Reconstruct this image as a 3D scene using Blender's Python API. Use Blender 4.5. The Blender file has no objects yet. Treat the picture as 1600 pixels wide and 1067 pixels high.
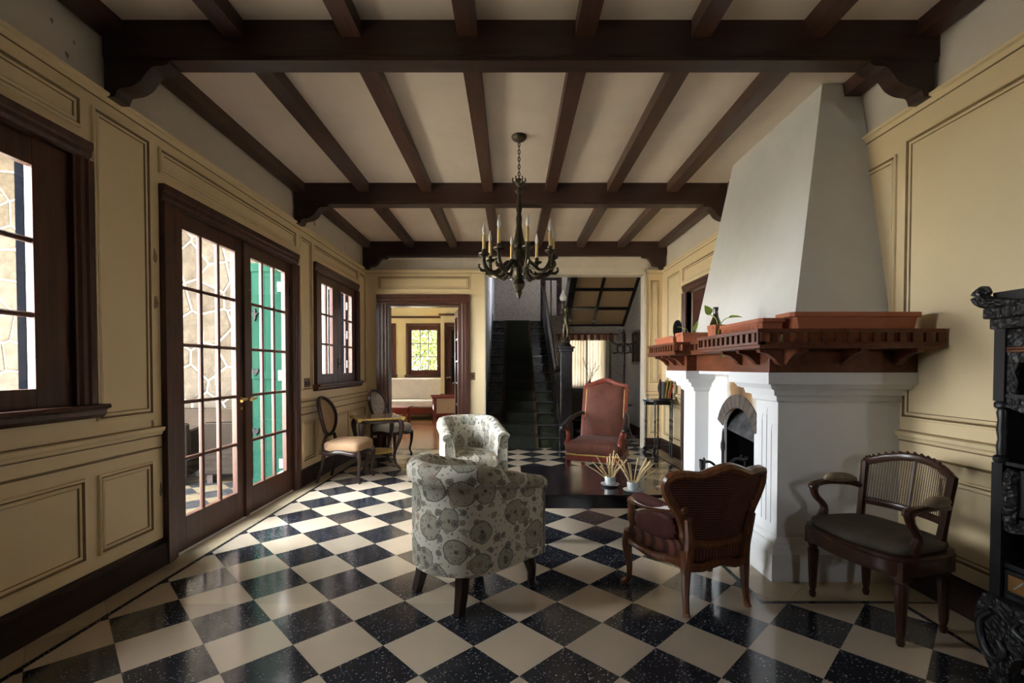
import bpy, math, random
from mathutils import Vector, Matrix
random.seed(7)
sc = bpy.context.scene
COL = sc.collection
# ------------------------------------------------------------------ camera, sky, exposure
cam_d = bpy.data.cameras.new('camera'); cam = bpy.data.objects.new('camera', cam_d); COL.objects.link(cam)
cam.location = (0, 0, 1.30); cam.rotation_euler = (math.pi/2 - 0.02, 0, 0)
cam_d.sensor_width = 36; cam_d.lens = 738/1600*36
cam_d.shift_x = 1/1600; cam_d.shift_y = (574 + 738*math.tan(.02) - 533.5)/1600
cam_d.clip_start = .05; cam_d.clip_end = 200
sc.camera = cam
vs = sc.view_settings
vs.view_transform = 'Standard'; vs.look = 'None'; vs.gamma = 1; vs.use_curve_mapping = False
vs.exposure = 0.2
SKY = 42.0
w = bpy.data.worlds.new('sky'); sc.world = w; w.use_nodes = True
bg = w.node_tree.nodes['Background']; bg.inputs[0].default_value = (.93, .95, 1.02, 1); bg.inputs[1].default_value = SKY
sun_d = bpy.data.lights.new('sun', 'SUN'); sun_d.energy = 210.0; sun_d.angle = math.radians(2); sun_d.color = (1, .93, .8)
sun = bpy.data.objects.new('sun', sun_d); COL.objects.link(sun)
sun.rotation_euler = Vector((-.55, -.12, -1.0)).to_track_quat('-Z', 'Y').to_euler()
def portal(x, y, z, w_, h_, d):
    l = bpy.data.lights.new('window_light_portal', 'AREA'); l.shape = 'RECTANGLE'; l.size = w_; l.size_y = h_
    l.cycles.is_portal = True
    o = bpy.data.objects.new('window_light_portal', l); COL.objects.link(o); o.location = (x, y, z)
    o.rotation_euler = Vector(d).to_track_quat('-Z', 'Z').to_euler()
portal(-2.56, 4.1, 1.25, 1.9, 2.5, (1, 0, 0))
portal(-2.56, 2.12, 1.75, .8, 1.4, (1, 0, 0))
portal(-2.56, 6.3, 1.75, 1.5, 1.4, (1, 0, 0))
portal(1.3, -2.42, 1.8, .26, .4, (0, 1, 0))
portal(-2.3, 12.66, 1.75, .9, 1.4, (0, -1, 0))
portal(1.6, 10.27, 1.4, .9, 1.1, (0, -1, 0))
portal(2.66, 11.3, 3.9, .5, .8, (-1, 0, 0))
portal(-4.72, 10.1, 1.5, 1.0, 1.4, (1, 0, 0))  # at the added opening in the sitting room side wall
# ------------------------------------------------------------------ materials
MATS = {}
def base_mat(name, rough=.5, spec=.5, metal=0, coat=0):
    m = bpy.data.materials.new(name); m.use_nodes = True
    b = m.node_tree.nodes['Principled BSDF']
    b.inputs['Roughness'].default_value = rough; b.inputs['Metallic'].default_value = metal
    b.inputs['Specular IOR Level'].default_value = spec; b.inputs['Coat Weight'].default_value = coat
    b.inputs['Coat Roughness'].default_value = .12
    MATS[name] = m
    return m, m.node_tree.nodes, m.node_tree.links, b
def mul(c, k): return (min(1, c[0]*k), min(1, c[1]*k), min(1, c[2]*k), 1)
def mapped(n, l, scale=(1, 1, 1), src='Object', rot=(0, 0, 0)):
    tc = n.new('ShaderNodeTexCoord'); mp = n.new('ShaderNodeMapping')
    mp.inputs['Scale'].default_value = scale; mp.inputs['Rotation'].default_value = rot
    l.new(tc.outputs[src], mp.inputs['Vector']); return mp.outputs['Vector']
def noise(n, l, vec, scale, detail=4, rough=.55):
    t = n.new('ShaderNodeTexNoise'); t.inputs['Scale'].default_value = scale; t.inputs['Detail'].default_value = detail
    t.inputs['Roughness'].default_value = rough
    l.new(vec, t.inputs['Vector']); return t.outputs['Fac']
def ramp(n, l, fac, stops, interp='LINEAR'):
    r = n.new('ShaderNodeValToRGB'); e = r.color_ramp.elements; r.color_ramp.interpolation = interp
    while len(e) < len(stops): e.new(.5)
    for k, (p, c) in enumerate(stops):
        e[k].position = p; e[k].color = (c[0], c[1], c[2], 1)
    l.new(fac, r.inputs['Fac']); return r.outputs['Color']
def bump(n, l, b, h, strength=.2, dist=.005):
    bp = n.new('ShaderNodeBump'); bp.inputs['Strength'].default_value = strength; bp.inputs['Distance'].default_value = dist
    l.new(h, bp.inputs['Height']); l.new(bp.outputs['Normal'], b.inputs['Normal'])
def mixc(n, l, fac, a, b, mode='MIX'):
    x = n.new('ShaderNodeMix'); x.data_type = 'RGBA'; x.blend_type = mode
    for i, v in ((0, fac), (6, a), (7, b)):
        if hasattr(v, 'links'): l.new(v, x.inputs[i])
        elif i == 0: x.inputs[0].default_value = v
        else: x.inputs[i].default_value = (v[0], v[1], v[2], 1)
    return x.outputs[2]
def mth(n, l, op, a, b=None, c=None):
    x = n.new('ShaderNodeMath'); x.operation = op
    for i, v in enumerate((a, b, c)):
        if v is None: continue
        if hasattr(v, 'links'): l.new(v, x.inputs[i])
        else: x.inputs[i].default_value = v
    return x.outputs[0]
def M(name, c, rough=.5, spec=.5, metal=0, var=.12, vscale=3, bs=0, bscale=60, coat=0):
    m, n, l, b = base_mat(name, rough, spec, metal, coat)
    v = mapped(n, l)
    f = noise(n, l, v, vscale)
    l.new(ramp(n, l, f, [(.25, mul(c, 1-var)), (.75, mul(c, 1+var))]), b.inputs['Base Color'])
    if bs: bump(n, l, b, noise(n, l, v, bscale, 3), bs)
    return m
def MW(name, c, rough=.35, scale=(14, 14, 1.2), var=.35, coat=0, spec=.3):
    m, n, l, b = base_mat(name, rough, spec, 0, coat)
    v = mapped(n, l, scale)
    f = noise(n, l, v, 2.2, 6, .65)
    l.new(ramp(n, l, f, [(.3, mul(c, 1-var)), (.7, mul(c, 1+var))]), b.inputs['Base Color'])
    bump(n, l, b, f, .08, .002)
    return m
cream = M('cream_paint', (.77, .61, .36), .42, .4, var=.05, vscale=1.2, bs=.05, bscale=25)
glaze = M('brown_glaze_paint', (.20, .125, .05), .5, var=.3, vscale=8)
def plaster_mat(name, c, stain=.25):
    m, n, l, b = base_mat(name, .8, .25)
    v = mapped(n, l)
    f = noise(n, l, v, .9, 5); f2 = noise(n, l, v, 6, 6)
    a = ramp(n, l, f, [(.3, mul(c, 1-stain*.5)), (.7, mul(c, 1.05))])
    a = mixc(n, l, .35, a, ramp(n, l, f2, [(.3, mul(c, .85)), (.7, c)]))
    l.new(a, b.inputs['Base Color']); bump(n, l, b, f2, .12, .006); return m
plaster = plaster_mat('wall_plaster', (.66, .58, .47))
ceil_m = plaster_mat('ceiling_plaster', (.88, .75, .61), .30)
hood_m = plaster_mat('hood_plaster', (.70, .68, .63), .2)
white_m = M('white_paint', (.80, .80, .80), .5, .4, var=.04, bs=.06, bscale=30)
# interior lining of the fireplace recess, blackened by smoke around the arch
def soot_mat():
    m, n, l, b = base_mat('sooted_white_paint', .7, .3)
    tc = n.new('ShaderNodeTexCoord'); sx = n.new('ShaderNodeSeparateXYZ'); l.new(tc.outputs['Object'], sx.inputs[0])
    dy = mth(n, l, 'ABSOLUTE', mth(n, l, 'SUBTRACT', sx.outputs[1], 3.62))
    d = mth(n, l, 'ADD', dy, mth(n, l, 'MULTIPLY', noise(n, l, tc.outputs['Object'], 9), .12))
    f = mth(n, l, 'MULTIPLY', mth(n, l, 'GREATER_THAN', sx.outputs[2], .85), 1.0)
    k = ramp(n, l, d, [(.04, (.09, .05, .025)), (.22, (.26, .15, .065)), (.31, (.8, .78, .74))])
    l.new(mixc(n, l, f, (.78, .78, .78), k), b.inputs['Base Color']); return m
soot_m = soot_mat()
beam_m = MW('dark_beam_wood', (.030, .0135, .009), .42, (1.2, 14, 14), .4)
joist_m = MW('dark_joist_wood', (.046, .019, .012), .42, (14, 1.2, 14), .4)
frame_m = MW('dark_door_wood', (.056, .020, .012), .36, (14, 14, 1.0), .4)
base_m = MW('baseboard_wood', (.024, .011, .008), .55, (6, 1.0, 8), .3, spec=.15)
stair_m = MW('ebonised_stair_wood', (.012, .010, .010), .22, (2, 10, 10), .35, coat=.3)
maho = MW('mahogany', (.125, .037, .016), .38, (9, 2, 9), .35)
chairwood = MW('walnut_chair_wood', (.15, .052, .019), .33, (16, 16, 5), .5, coat=.25)
redwood = MW('red_chair_wood', (.16, .030, .018), .3, (14, 14, 5), .35, coat=.3)
darkwood = MW('dark_chair_wood', (.022, .011, .008), .33, (14, 14, 5), .4, coat=.2)
cocoa = MW('cane_chair_wood', (.050, .020, .011), .34, (14, 14, 5), .45, coat=.2)
ebony = M('black_lacquer', (.012, .012, .014), .36, .5, var=.4, vscale=20)
tabletop_m = M('black_table_lacquer', (.010, .007, .010), .16, .6, var=.3, vscale=4)
iron = M('black_iron', (.014, .014, .015), .42, .5, .3, var=.3, vscale=15)
bronze = M('dark_bronze', (.045, .036, .02), .38, .6, .7, var=.6, vscale=30)
brass = M('brass', (.62, .42, .14), .28, .5, 1.0, var=.15, vscale=20)
nickel = M('nickel', (.7, .68, .62), .2, .5, 1.0, var=.1)
gilt = M('gilt_edge', (.48, .32, .09), .42, .5, .55, var=.35, vscale=40, bs=.4, bscale=120)
terra = M('terracotta_plastic', (.42, .13, .06), .5, .4, var=.08)
candle_m = M('candle_sleeve', (.62, .46, .20), .5, .4, var=.15, vscale=20)
leaf_m = M('leaf_green', (.36, .55, .10), .4, .4, var=.3, vscale=20)
straw = M('straw', (.55, .42, .22), .8, .2, var=.25, vscale=30)
twig = M('twig', (.05, .03, .02), .8, .2, var=.25)
ceramic = M('silvered_ceramic', (.55, .58, .57), .22, .6, .3, var=.15, vscale=20)
linen = M('white_linen', (.70, .67, .63), .85, .2, var=.08, vscale=8, bs=.1, bscale=150)
tan_f = M('tan_upholstery', (.31, .195, .11), .75, .25, var=.12, vscale=6, bs=.08, bscale=200)
grey_f = M('ivory_damask', (.42, .38, .33), .7, .25, var=.18, vscale=14, bs=.08, bscale=160)
velvet = M('olive_velvet', (.085, .07, .048), .85, .3, var=.4, vscale=7, bs=.15, bscale=120)
pad_m = M('beige_pad', (.27, .21, .14), .8, .2, var=.25, vscale=20)
cane_m = M('cane', (.10, .065, .04), .5, .4, var=.3, vscale=20)
caneside = M('woven_cane_side', (.50, .36, .2), .7, .2, var=.25, vscale=60)
wicker_m, n_, l_, b_ = base_mat('brown_wicker', .8, 0)
_v = mapped(n_, l_, (1, 1, 1)); _br = n_.new('ShaderNodeTexWave'); _br.bands_direction = 'Z'; _br.inputs['Scale'].default_value = 22; _br.inputs['Distortion'].default_value = 2; l_.new(_v, _br.inputs['Vector'])
l_.new(ramp(n_, l_, _br.outputs['Fac'], [(.2, (.006, .0047, .004)), (.8, (.026, .020, .0155))]), b_.inputs['Base Color'])
green_m = M('green_shutter_paint', (.0085, .030, .0205), .8, 0, var=.1, vscale=4)
navy_m = M('navy_paint', (.003, .0035, .005), .8, 0, var=.2)
stone_m, n_, l_, b_ = base_mat('rubble_stone', .9, 0)
_v = mapped(n_, l_); _oi = n_.new('ShaderNodeObjectInfo')
_c = ramp(n_, l_, _oi.outputs['Random'], [(0, (.032, .024, .017)), (.5, (.05, .04, .029)), (1, (.064, .053, .041))])
_c = mixc(n_, l_, .55, _c, ramp(n_, l_, noise(n_, l_, _v, 5, 8), [(.3, (.018, .014, .010)), (.7, (.062, .052, .041))]))
l_.new(_c, b_.inputs['Base Color']); bump(n_, l_, b_, noise(n_, l_, _v, 9, 8), .7, .03)
mortar_m = M('pale_mortar', (.15, .135, .11), .9, 0, var=.1, bs=.2, bscale=30)
dry_f = M('dry_red_plume', (.35, .05, .03), .8, .2)
paper_m = M('paper', (.75, .72, .66), .8, .2, var=.05)
red_m = M('red_cover', (.4, .03, .03), .5, .4, var=.1)
gold_c = M('ochre_cover', (.33, .22, .06), .5, .4, var=.2)
grey_c = M('grey_cover', (.15, .14, .12), .5, .4, var=.2)
blackglass = M('mirror_glass', (.55, .52, .42), .08, .5, 1.0, var=.05)
bottle_m = M('brown_bottle_glass', (.055, .022, .009), .1, .7, var=.2, coat=.5)
bulb_m = M('bulb_glass', (.85, .84, .80), .12, .7, var=.03)
brick_m = M('sooty_brick', (.085, .068, .058), .85, .2, var=.35, vscale=12, bs=.3, bscale=60)
ash_m = M('sooty_metal', (.06, .06, .065), .55, .5, .4, var=.8, vscale=14, bs=.3, bscale=50)
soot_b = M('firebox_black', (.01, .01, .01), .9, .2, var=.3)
soffit_m = M('soffit_board', (.30, .20, .11), .7, .25, var=.12, vscale=2)
runner_m = M('dark_stair_carpet', (.016, .018, .013), .9, .2, var=.4, vscale=30, bs=.2, bscale=200)
runner_edge = M('carpet_border', (.05, .035, .016), .9, .2, var=.4, vscale=40)
greenglaze = M('green_glazed_riser', (.016, .020, .010), .25, .5, var=.7, vscale=6)
switch_m = M('brass_switch', (.16, .10, .04), .4, .5, .6, var=.2)
def parquet():
    m, n, l, b = base_mat('parquet', .16, .5)
    v = mapped(n, l); br = n.new('ShaderNodeTexBrick'); br.inputs['Scale'].default_value = 4
    br.inputs['Color1'].default_value = (.22, .105, .045, 1); br.inputs['Color2'].default_value = (.30, .15, .065, 1); br.inputs['Mortar'].default_value = (.08, .04, .02, 1)
    br.inputs['Mortar Size'].default_value = .008; l.new(v, br.inputs['Vector']); l.new(br.outputs['Color'], b.inputs['Base Color']); return m
parquet_m = parquet()
def terrazzo(name, c, chip, lo, hi, size, rough=.13):
    m, n, l, b = base_mat(name, rough, .5)
    v = mapped(n, l); oi = n.new('ShaderNodeObjectInfo')
    vo = n.new('ShaderNodeTexVoronoi'); vo.inputs['Scale'].default_value = size; l.new(v, vo.inputs['Vector'])
    nz = noise(n, l, v, 28, 4)
    d = mth(n, l, 'ADD', vo.outputs['Distance'], mth(n, l, 'MULTIPLY', nz, .55))
    k = ramp(n, l, d, [(lo, chip), (hi, c)])
    r = ramp(n, l, oi.outputs['Random'], [(0, (.78, .78, .78)), (1, (1.12, 1.1, 1.06))])
    a = mixc(n, l, 1.0, k, r, 'MULTIPLY')
    l.new(mixc(n, l, .3, a, ramp(n, l, noise(n, l, v, 1.3, 5), [(.3, mul(c, .6)), (.7, mul(c, 1.1))])), b.inputs['Base Color'])
    l.new(mth(n, l, 'ADD', mth(n, l, 'MULTIPLY', noise(n, l, v, 4, 4), .12), rough-.05), b.inputs['Roughness'])
    return m
t_black = terrazzo('black_terrazzo', (.022, .025, .034), (.36, .36, .38), .45, .51, 70)
t_white = terrazzo('cream_terrazzo', (.54, .45, .345), (.43, .35, .26), .28, .36, 40)
t_beige = terrazzo('beige_terrazzo', (.50, .41, .28), (.42, .34, .24), .28, .36, 40)
grout_m = M('grout', (.05, .042, .035), .8, .2)
def stripes(name, c1, c2, freq, axis, rough=.75):
    m, n, l, b = base_mat(name, rough, .3)
    b.inputs['Sheen Weight'].default_value = .05
    tc = n.new('ShaderNodeTexCoord'); s = n.new('ShaderNodeSeparateXYZ'); l.new(tc.outputs['Object'], s.inputs[0])
    k = mth(n, l, 'SINE', mth(n, l, 'MULTIPLY', s.outputs[axis], freq))
    k = mth(n, l, 'ADD', mth(n, l, 'MULTIPLY', k, .5), .5)
    cc = ramp(n, l, k, [(.15, c1), (.75, c2)])
    nz = ramp(n, l, noise(n, l, tc.outputs['Object'], 6, 5), [(.3, (.7, .7, .7)), (.7, (1.15, 1.15, 1.15))])
    l.new(mixc(n, l, 1, cc, nz, 'MULTIPLY'), b.inputs['Base Color']); bump(n, l, b, k, .25, .003); return m
stripe_x = stripes('red_striped_velvet', (.05, .0145, .010), (.165, .053, .030), 330, 0)
stripe_z = stripes('brown_striped_velvet', (.05, .017, .012), (.16, .054, .038), 480, 2)
stripe_y = stripes('striped_velvet_side', (.04, .011, .009), (.125, .034, .026), 520, 1)
def floral():
    m, n, l, b = base_mat('floral_upholstery', .8, .25)
    tc = n.new('ShaderNodeTexCoord'); base = (.70, .67, .57); cur = None
    uv = tc.outputs['UV']
    def layer(cur, scale, off, rmax, petal, line, fillc, fade):
        mp = n.new('ShaderNodeMapping'); mp.inputs['Location'].default_value = (off, off*.7, 0); l.new(uv, mp.inputs['Vector'])
        vo = n.new('ShaderNodeTexVoronoi'); vo.voronoi_dimensions = '2D'; vo.inputs['Scale'].default_value = scale; vo.inputs['Randomness'].default_value = .75
        nz = n.new('ShaderNodeTexNoise'); nz.inputs['Scale'].default_value = 11; l.new(mp.outputs[0], nz.inputs['Vector'])
        wv = n.new('ShaderNodeVectorMath'); wv.operation = 'MULTIPLY_ADD'; l.new(nz.outputs['Color'], wv.inputs[0]); wv.inputs[1].default_value = (.035, .035, 0); l.new(mp.outputs[0], wv.inputs[2])
        l.new(wv.outputs[0], vo.inputs['Vector'])
        df = n.new('ShaderNodeVectorMath'); df.operation = 'SUBTRACT'
        sv = n.new('ShaderNodeVectorMath'); sv.operation = 'SCALE'; sv.inputs['Scale'].default_value = 1; l.new(wv.outputs[0], sv.inputs[0])
        l.new(sv.outputs[0], df.inputs[0]); l.new(vo.outputs['Position'], df.inputs[1])
        sp = n.new('ShaderNodeSeparateXYZ'); l.new(df.outputs[0], sp.inputs[0])
        ang = mth(n, l, 'ARCTAN2', sp.outputs[1], sp.outputs[0])
        sr = n.new('ShaderNodeSeparateColor'); l.new(vo.outputs['Color'], sr.inputs[0])
        rad = mth(n, l, 'MULTIPLY_ADD', sr.outputs[0], rmax*.4, rmax*.6)
        q = mth(n, l, 'DIVIDE', vo.outputs['Distance'], rad)
        inside = mth(n, l, 'LESS_THAN', q, 1.0)
        ring = mth(n, l, 'MULTIPLY', inside, mth(n, l, 'GREATER_THAN', q, .93))
        core = mth(n, l, 'LESS_THAN', q, .16)
        rays = mth(n, l, 'GREATER_THAN', mth(n, l, 'SINE', mth(n, l, 'MULTIPLY', ang, petal)), .72)
        rays = mth(n, l, 'MULTIPLY', mth(n, l, 'MULTIPLY', rays, inside), mth(n, l, 'GREATER_THAN', q, .3))
        fc = ramp(n, l, sr.outputs[1], fillc)
        cur = mixc(n, l, mth(n, l, 'MULTIPLY', inside, fade), cur, fc)
        cur = mixc(n, l, mth(n, l, 'MULTIPLY', rays, .6), cur, (.62, .60, .50))
        cur = mixc(n, l, mth(n, l, 'MULTIPLY', mth(n, l, 'MAXIMUM', ring, core), line), cur, (.05, .045, .04))
        return cur
    cur = base
    cur = layer(cur, 6.2, 0.0, .52, 24, .75, [(0, (.27, .29, .21)), (.5, (.36, .29, .22)), (1, (.24, .26, .20))], .8)
    cur = layer(cur, 13, 3.1, .30, 12, .6, [(0, (.08, .075, .065)), (.45, (.10, .09, .08)), (.5, (.36, .24, .14)), (1, (.30, .28, .2))], .8)
    cur = layer(cur, 26, 7.7, .20, 6, .5, [(0, (.06, .055, .05)), (1, (.2, .18, .14))], .6)
    l.new(cur, b.inputs['Base Color'])
    bump(n, l, b, noise(n, l, tc.outputs['Object'], 220, 2), .08, .002); return m
floral_m = floral()
def wallpaper():
    m, n, l, b = base_mat('damask_wallpaper', .75, .3)
    v = mapped(n, l); f = noise(n, l, v, 26, 5, .7); vo = n.new('ShaderNodeTexVoronoi'); vo.inputs['Scale'].default_value = 22; l.new(v, vo.inputs['Vector'])
    k = mth(n, l, 'ADD', mth(n, l, 'MULTIPLY', f, .7), mth(n, l, 'MULTIPLY', vo.outputs['Distance'], .6))
    l.new(ramp(n, l, k, [(.42, (.16, .14, .12)), (.62, (.25, .225, .20))]), b.inputs['Base Color']); return m
paperwall_m = wallpaper()
def carved():
    m, n, l, b = base_mat('carved_black_wood', .42, .5, 0, .15)
    v = mapped(n, l); nz = n.new('ShaderNodeTexNoise'); nz.inputs['Scale'].default_value = 14; nz.inputs['Detail'].default_value = 2; nz.inputs['Distortion'].default_value = 2.5; l.new(v, nz.inputs['Vector'])
    vo = n.new('ShaderNodeTexVoronoi'); vo.feature = 'SMOOTH_F1'; vo.inputs['Scale'].default_value = 34; l.new(nz.outputs['Color'], vo.inputs['Vector'])
    vo2 = n.new('ShaderNodeTexVoronoi'); vo2.inputs['Scale'].default_value = 45; l.new(v, vo2.inputs['Vector'])
    h = mth(n, l, 'ADD', nz.outputs['Fac'], mth(n, l, 'MULTIPLY', vo2.outputs['Distance'], .5))
    b.inputs['Base Color'].default_value = (.013, .012, .013, 1)
    bump(n, l, b, h, 1.0, .02); return m
carved_m = carved()
def glass():
    m = bpy.data.materials.new('window_glass'); m.use_nodes = True; n = m.node_tree.nodes; l = m.node_tree.links
    n.remove(n['Principled BSDF']); out = n['Material Output']
    tr = n.new('ShaderNodeBsdfTransparent'); tr.inputs[0].default_value = (.93, .97, .96, 1)
    gl = n.new('ShaderNodeBsdfGlossy'); gl.inputs['Roughness'].default_value = .03
    lw = n.new('ShaderNodeLayerWeight'); lw.inputs[0].default_value = .5
    fr = mth(n, l, 'MULTIPLY_ADD', mth(n, l, 'POWER', lw.outputs['Facing'], 4), .5, .04)
    mx = n.new('ShaderNodeMixShader'); l.new(fr, mx.inputs[0]); l.new(tr.outputs[0], mx.inputs[1]); l.new(gl.outputs[0], mx.inputs[2]); l.new(mx.outputs[0], out.inputs[0]); return m
glass_m = glass()
def curtain():
    m = bpy.data.materials.new('sheer_curtain'); m.use_nodes = True; n = m.node_tree.nodes; l = m.node_tree.links
    n.remove(n['Principled BSDF']); out = n['Material Output']
    a = n.new('ShaderNodeBsdfTranslucent'); a.inputs[0].default_value = (.26, .215, .155, 1)
    d = n.new('ShaderNodeBsdfDiffuse'); d.inputs[0].default_value = (.6, .52, .42, 1)
    mx = n.new('ShaderNodeMixShader'); mx.inputs[0].default_value = .4; l.new(a.outputs[0], mx.inputs[1]); l.new(d.outputs[0], mx.inputs[2]); l.new(mx.outputs[0], out.inputs[0]); return m
curtain_m = curtain()
def gingham():
    m, n, l, b = base_mat('red_check_cloth', .85, .2)
    tc = n.new('ShaderNodeTexCoord'); s = n.new('ShaderNodeSeparateXYZ'); l.new(tc.outputs['Object'], s.inputs[0])
    k = mth(n, l, 'GREATER_THAN', mth(n, l, 'SINE', mth(n, l, 'MULTIPLY', s.outputs[0], 45)), 0.2)
    l.new(mixc(n, l, k, (.16, .045, .025), (.40, .30, .22)), b.inputs['Base Color']); return m
check_m = gingham()
# ------------------------------------------------------------------ mesh helpers
class MB:
    def __init__(s): s.v = []; s.f = []; s.m = []; s.uv = []; s.hasuv = False
    def add(s, vs, fs, m=0, uv=None):
        o = len(s.v); s.v += [tuple(v) for v in vs]; s.f += [tuple(i+o for i in f) for f in fs]; s.m += [m]*len(fs)
        if uv: s.hasuv = True
        s.uv += uv if uv else [(0, 0)]*len(vs)
        return s
    def box(s, x0, x1, y0, y1, z0, z1, m=0):
        return s.add([(x0, y0, z0), (x1, y0, z0), (x1, y1, z0), (x0, y1, z0), (x0, y0, z1), (x1, y0, z1), (x1, y1, z1), (x0, y1, z1)],
                     [(0, 3, 2, 1), (4, 5, 6, 7), (0, 1, 5, 4), (1, 2, 6, 5), (2, 3, 7, 6), (3, 0, 4, 7)], m)
    def extr(s, prof, o, A, B, D, m=0):
        o, A, B, D = Vector(o), Vector(A), Vector(B), Vector(D); k = len(prof)
        p = [o + A*a + B*b for a, b in prof]
        return s.add(p + [q + D for q in p], [tuple(range(k))[::-1], tuple(range(k, 2*k))] + [(i, (i+1) % k, (i+1) % k + k, i+k) for i in range(k)], m)
    def sweep(s, path, rx, ry=None, n=8, up=(0, 0, 1), m=0, caps=True, sec=None):
        path = [Vector(p[:3]) for p in path]; N = len(path)
        if ry is None: ry = rx
        rx = rx if hasattr(rx, '__len__') else [rx]*N; ry = ry if hasattr(ry, '__len__') else [ry]*N
        if sec is None: sec = [(math.cos(2*math.pi*k/n), math.sin(2*math.pi*k/n)) for k in range(n)]
        n = len(sec); vs = []
        for i, p in enumerate(path):
            T = (path[min(i+1, N-1)] - path[max(i-1, 0)])
            T = T.normalized() if T.length > 1e-9 else Vector((0, 0, 1))
            S = T.cross(Vector(up))
            if S.length < 1e-4: S = T.cross(Vector((0, 1, 0))) if abs(T.y) < .9 else T.cross(Vector((1, 0, 0)))
            S.normalize(); U = S.cross(T)
            vs += [p + S*(a*rx[i]) + U*(b*ry[i]) for a, b in sec]
        fs = [(i*n+k, i*n+(k+1) % n, (i+1)*n+(k+1) % n, (i+1)*n+k) for i in range(N-1) for k in range(n)]
        if caps: fs += [tuple(range(n))[::-1], tuple(range((N-1)*n, N*n))]
        return s.add(vs, fs, m)
    def lathe(s, prof, n=14, c=(0, 0, 0), m=0):
        vs = []; N = len(prof)
        for r, z in prof: vs += [(c[0]+r*math.cos(2*math.pi*k/n), c[1]+r*math.sin(2*math.pi*k/n), c[2]+z) for k in range(n)]
        fs = [(i*n+k, i*n+(k+1) % n, (i+1)*n+(k+1) % n, (i+1)*n+k) for i in range(N-1) for k in range(n)]
        fs += [tuple(range(n))[::-1], tuple(range((N-1)*n, N*n))]
        return s.add(vs, fs, m)
    def loft(s, rings, m=0, caps=True):
        n = len(rings[0]); N = len(rings); vs = [p for r in rings for p in r]
        fs = [(i*n+k, i*n+(k+1) % n, (i+1)*n+(k+1) % n, (i+1)*n+k) for i in range(N-1) for k in range(n)]
        if caps: fs += [tuple(range(n))[::-1], tuple(range((N-1)*n, N*n))]
        return s.add(vs, fs, m)
    def pad(s, outline, z0, z1, crown=.02, m=0):
        cx = sum(p[0] for p in outline)/len(outline); cy = sum(p[1] for p in outline)/len(outline); h = z1-z0
        R = []
        for k, z in ((.96, z0), (1, z0+.2*h), (1.01, z0+.55*h), (.985, z0+.85*h), (.93, z1), (.75, z1+crown*.6), (.45, z1+crown*.9), (.1, z1+crown)):
            R.append([(cx+(x-cx)*k, cy+(y-cy)*k, z) for x, y in outline])
        return s.loft(R, m)
    def tube(s, pts, k=6, n=8, up=(0, 0, 1), m=0, flat=1.0):
        q = cat(pts, k); r = [p[3] for p in q]
        return s.sweep(q, r, [a*flat for a in r], n, up, m)
    def xf(s, mat, a=0):
        s.v[a:] = [tuple(mat @ Vector(v)) for v in s.v[a:]]; return s
    def build(s, name, mats, parent=None, bev=0, sub=0, ang=35, smooth=True, loc=None):
        me = bpy.data.meshes.new(name); me.from_pydata(s.v, [], s.f)
        if not isinstance(mats, (list, tuple)): mats = [mats]
        for m in mats: me.materials.append(m)
        if len(mats) > 1: me.polygons.foreach_set('material_index', s.m)
        if s.hasuv:
            ul = me.uv_layers.new(name='UVMap')
            for lp in me.loops: ul.data[lp.index].uv = s.uv[lp.vertex_index]
        if smooth:
            me.polygons.foreach_set('use_smooth', [True]*len(me.polygons)); me.update(); me.set_sharp_from_angle(angle=math.radians(ang))
        me.update()
        return obj(name, me, parent, bev, sub, loc)
def obj(name, me, parent=None, bev=0, sub=0, loc=None):
    o = bpy.data.objects.new(name, me); COL.objects.link(o)
    if parent: o.parent = parent
    if loc: o.location = loc
    if bev:
        md = o.modifiers.new('bevel', 'BEVEL'); md.width = bev; md.segments = 2; md.limit_method = 'ANGLE'; md.angle_limit = math.radians(40)
    if sub:
        md = o.modifiers.new('subdivision', 'SUBSURF'); md.levels = sub; md.render_levels = sub
    return o
def cat(pts, k=6, closed=False):
    pts = [tuple(p) for p in pts]; N = len(pts); out = []
    rng = range(N) if closed else range(N-1)
    for i in rng:
        if closed: a, b, c, d = pts[(i-1) % N], pts[i], pts[(i+1) % N], pts[(i+2) % N]
        else: a, b, c, d = pts[max(i-1, 0)], pts[i], pts[i+1], pts[min(i+2, N-1)]
        for j in range(k):
            t = j/k
            out.append(tuple(.5*((2*q)+(-p+r)*t+(2*p-5*q+4*r-u)*t*t+(-p+3*q-3*r+u)*t**3) for p, q, r, u in zip(a, b, c, d)))
    if not closed: out.append(pts[-1])
    return out
def tag(o, label=None, cat_=None, group=None, kind=None):
    if label: o['label'] = label
    if cat_: o['category'] = cat_
    if group: o['group'] = group
    if kind: o['kind'] = kind
    return o
def thing(name, label, cat_, loc=(0, 0, 0), rz=0, group=None):
    o = bpy.data.objects.new(name, None); COL.objects.link(o); o.location = loc; o.rotation_euler = (0, 0, rz)
    o.empty_display_size = .1
    return tag(o, label, cat_, group)
def struct(name, label=None, cat_=None, loc=(0, 0, 0)):
    o = bpy.data.objects.new(name, None); COL.objects.link(o); o.location = loc; return tag(o, label, cat_, None, 'structure')
def face(dx, dy): return math.atan2(-dx, dy)
def part(name, mats, parent, fn, **k):
    mb = MB(); fn(mb); return mb.build(name, mats, parent, **k)
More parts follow.
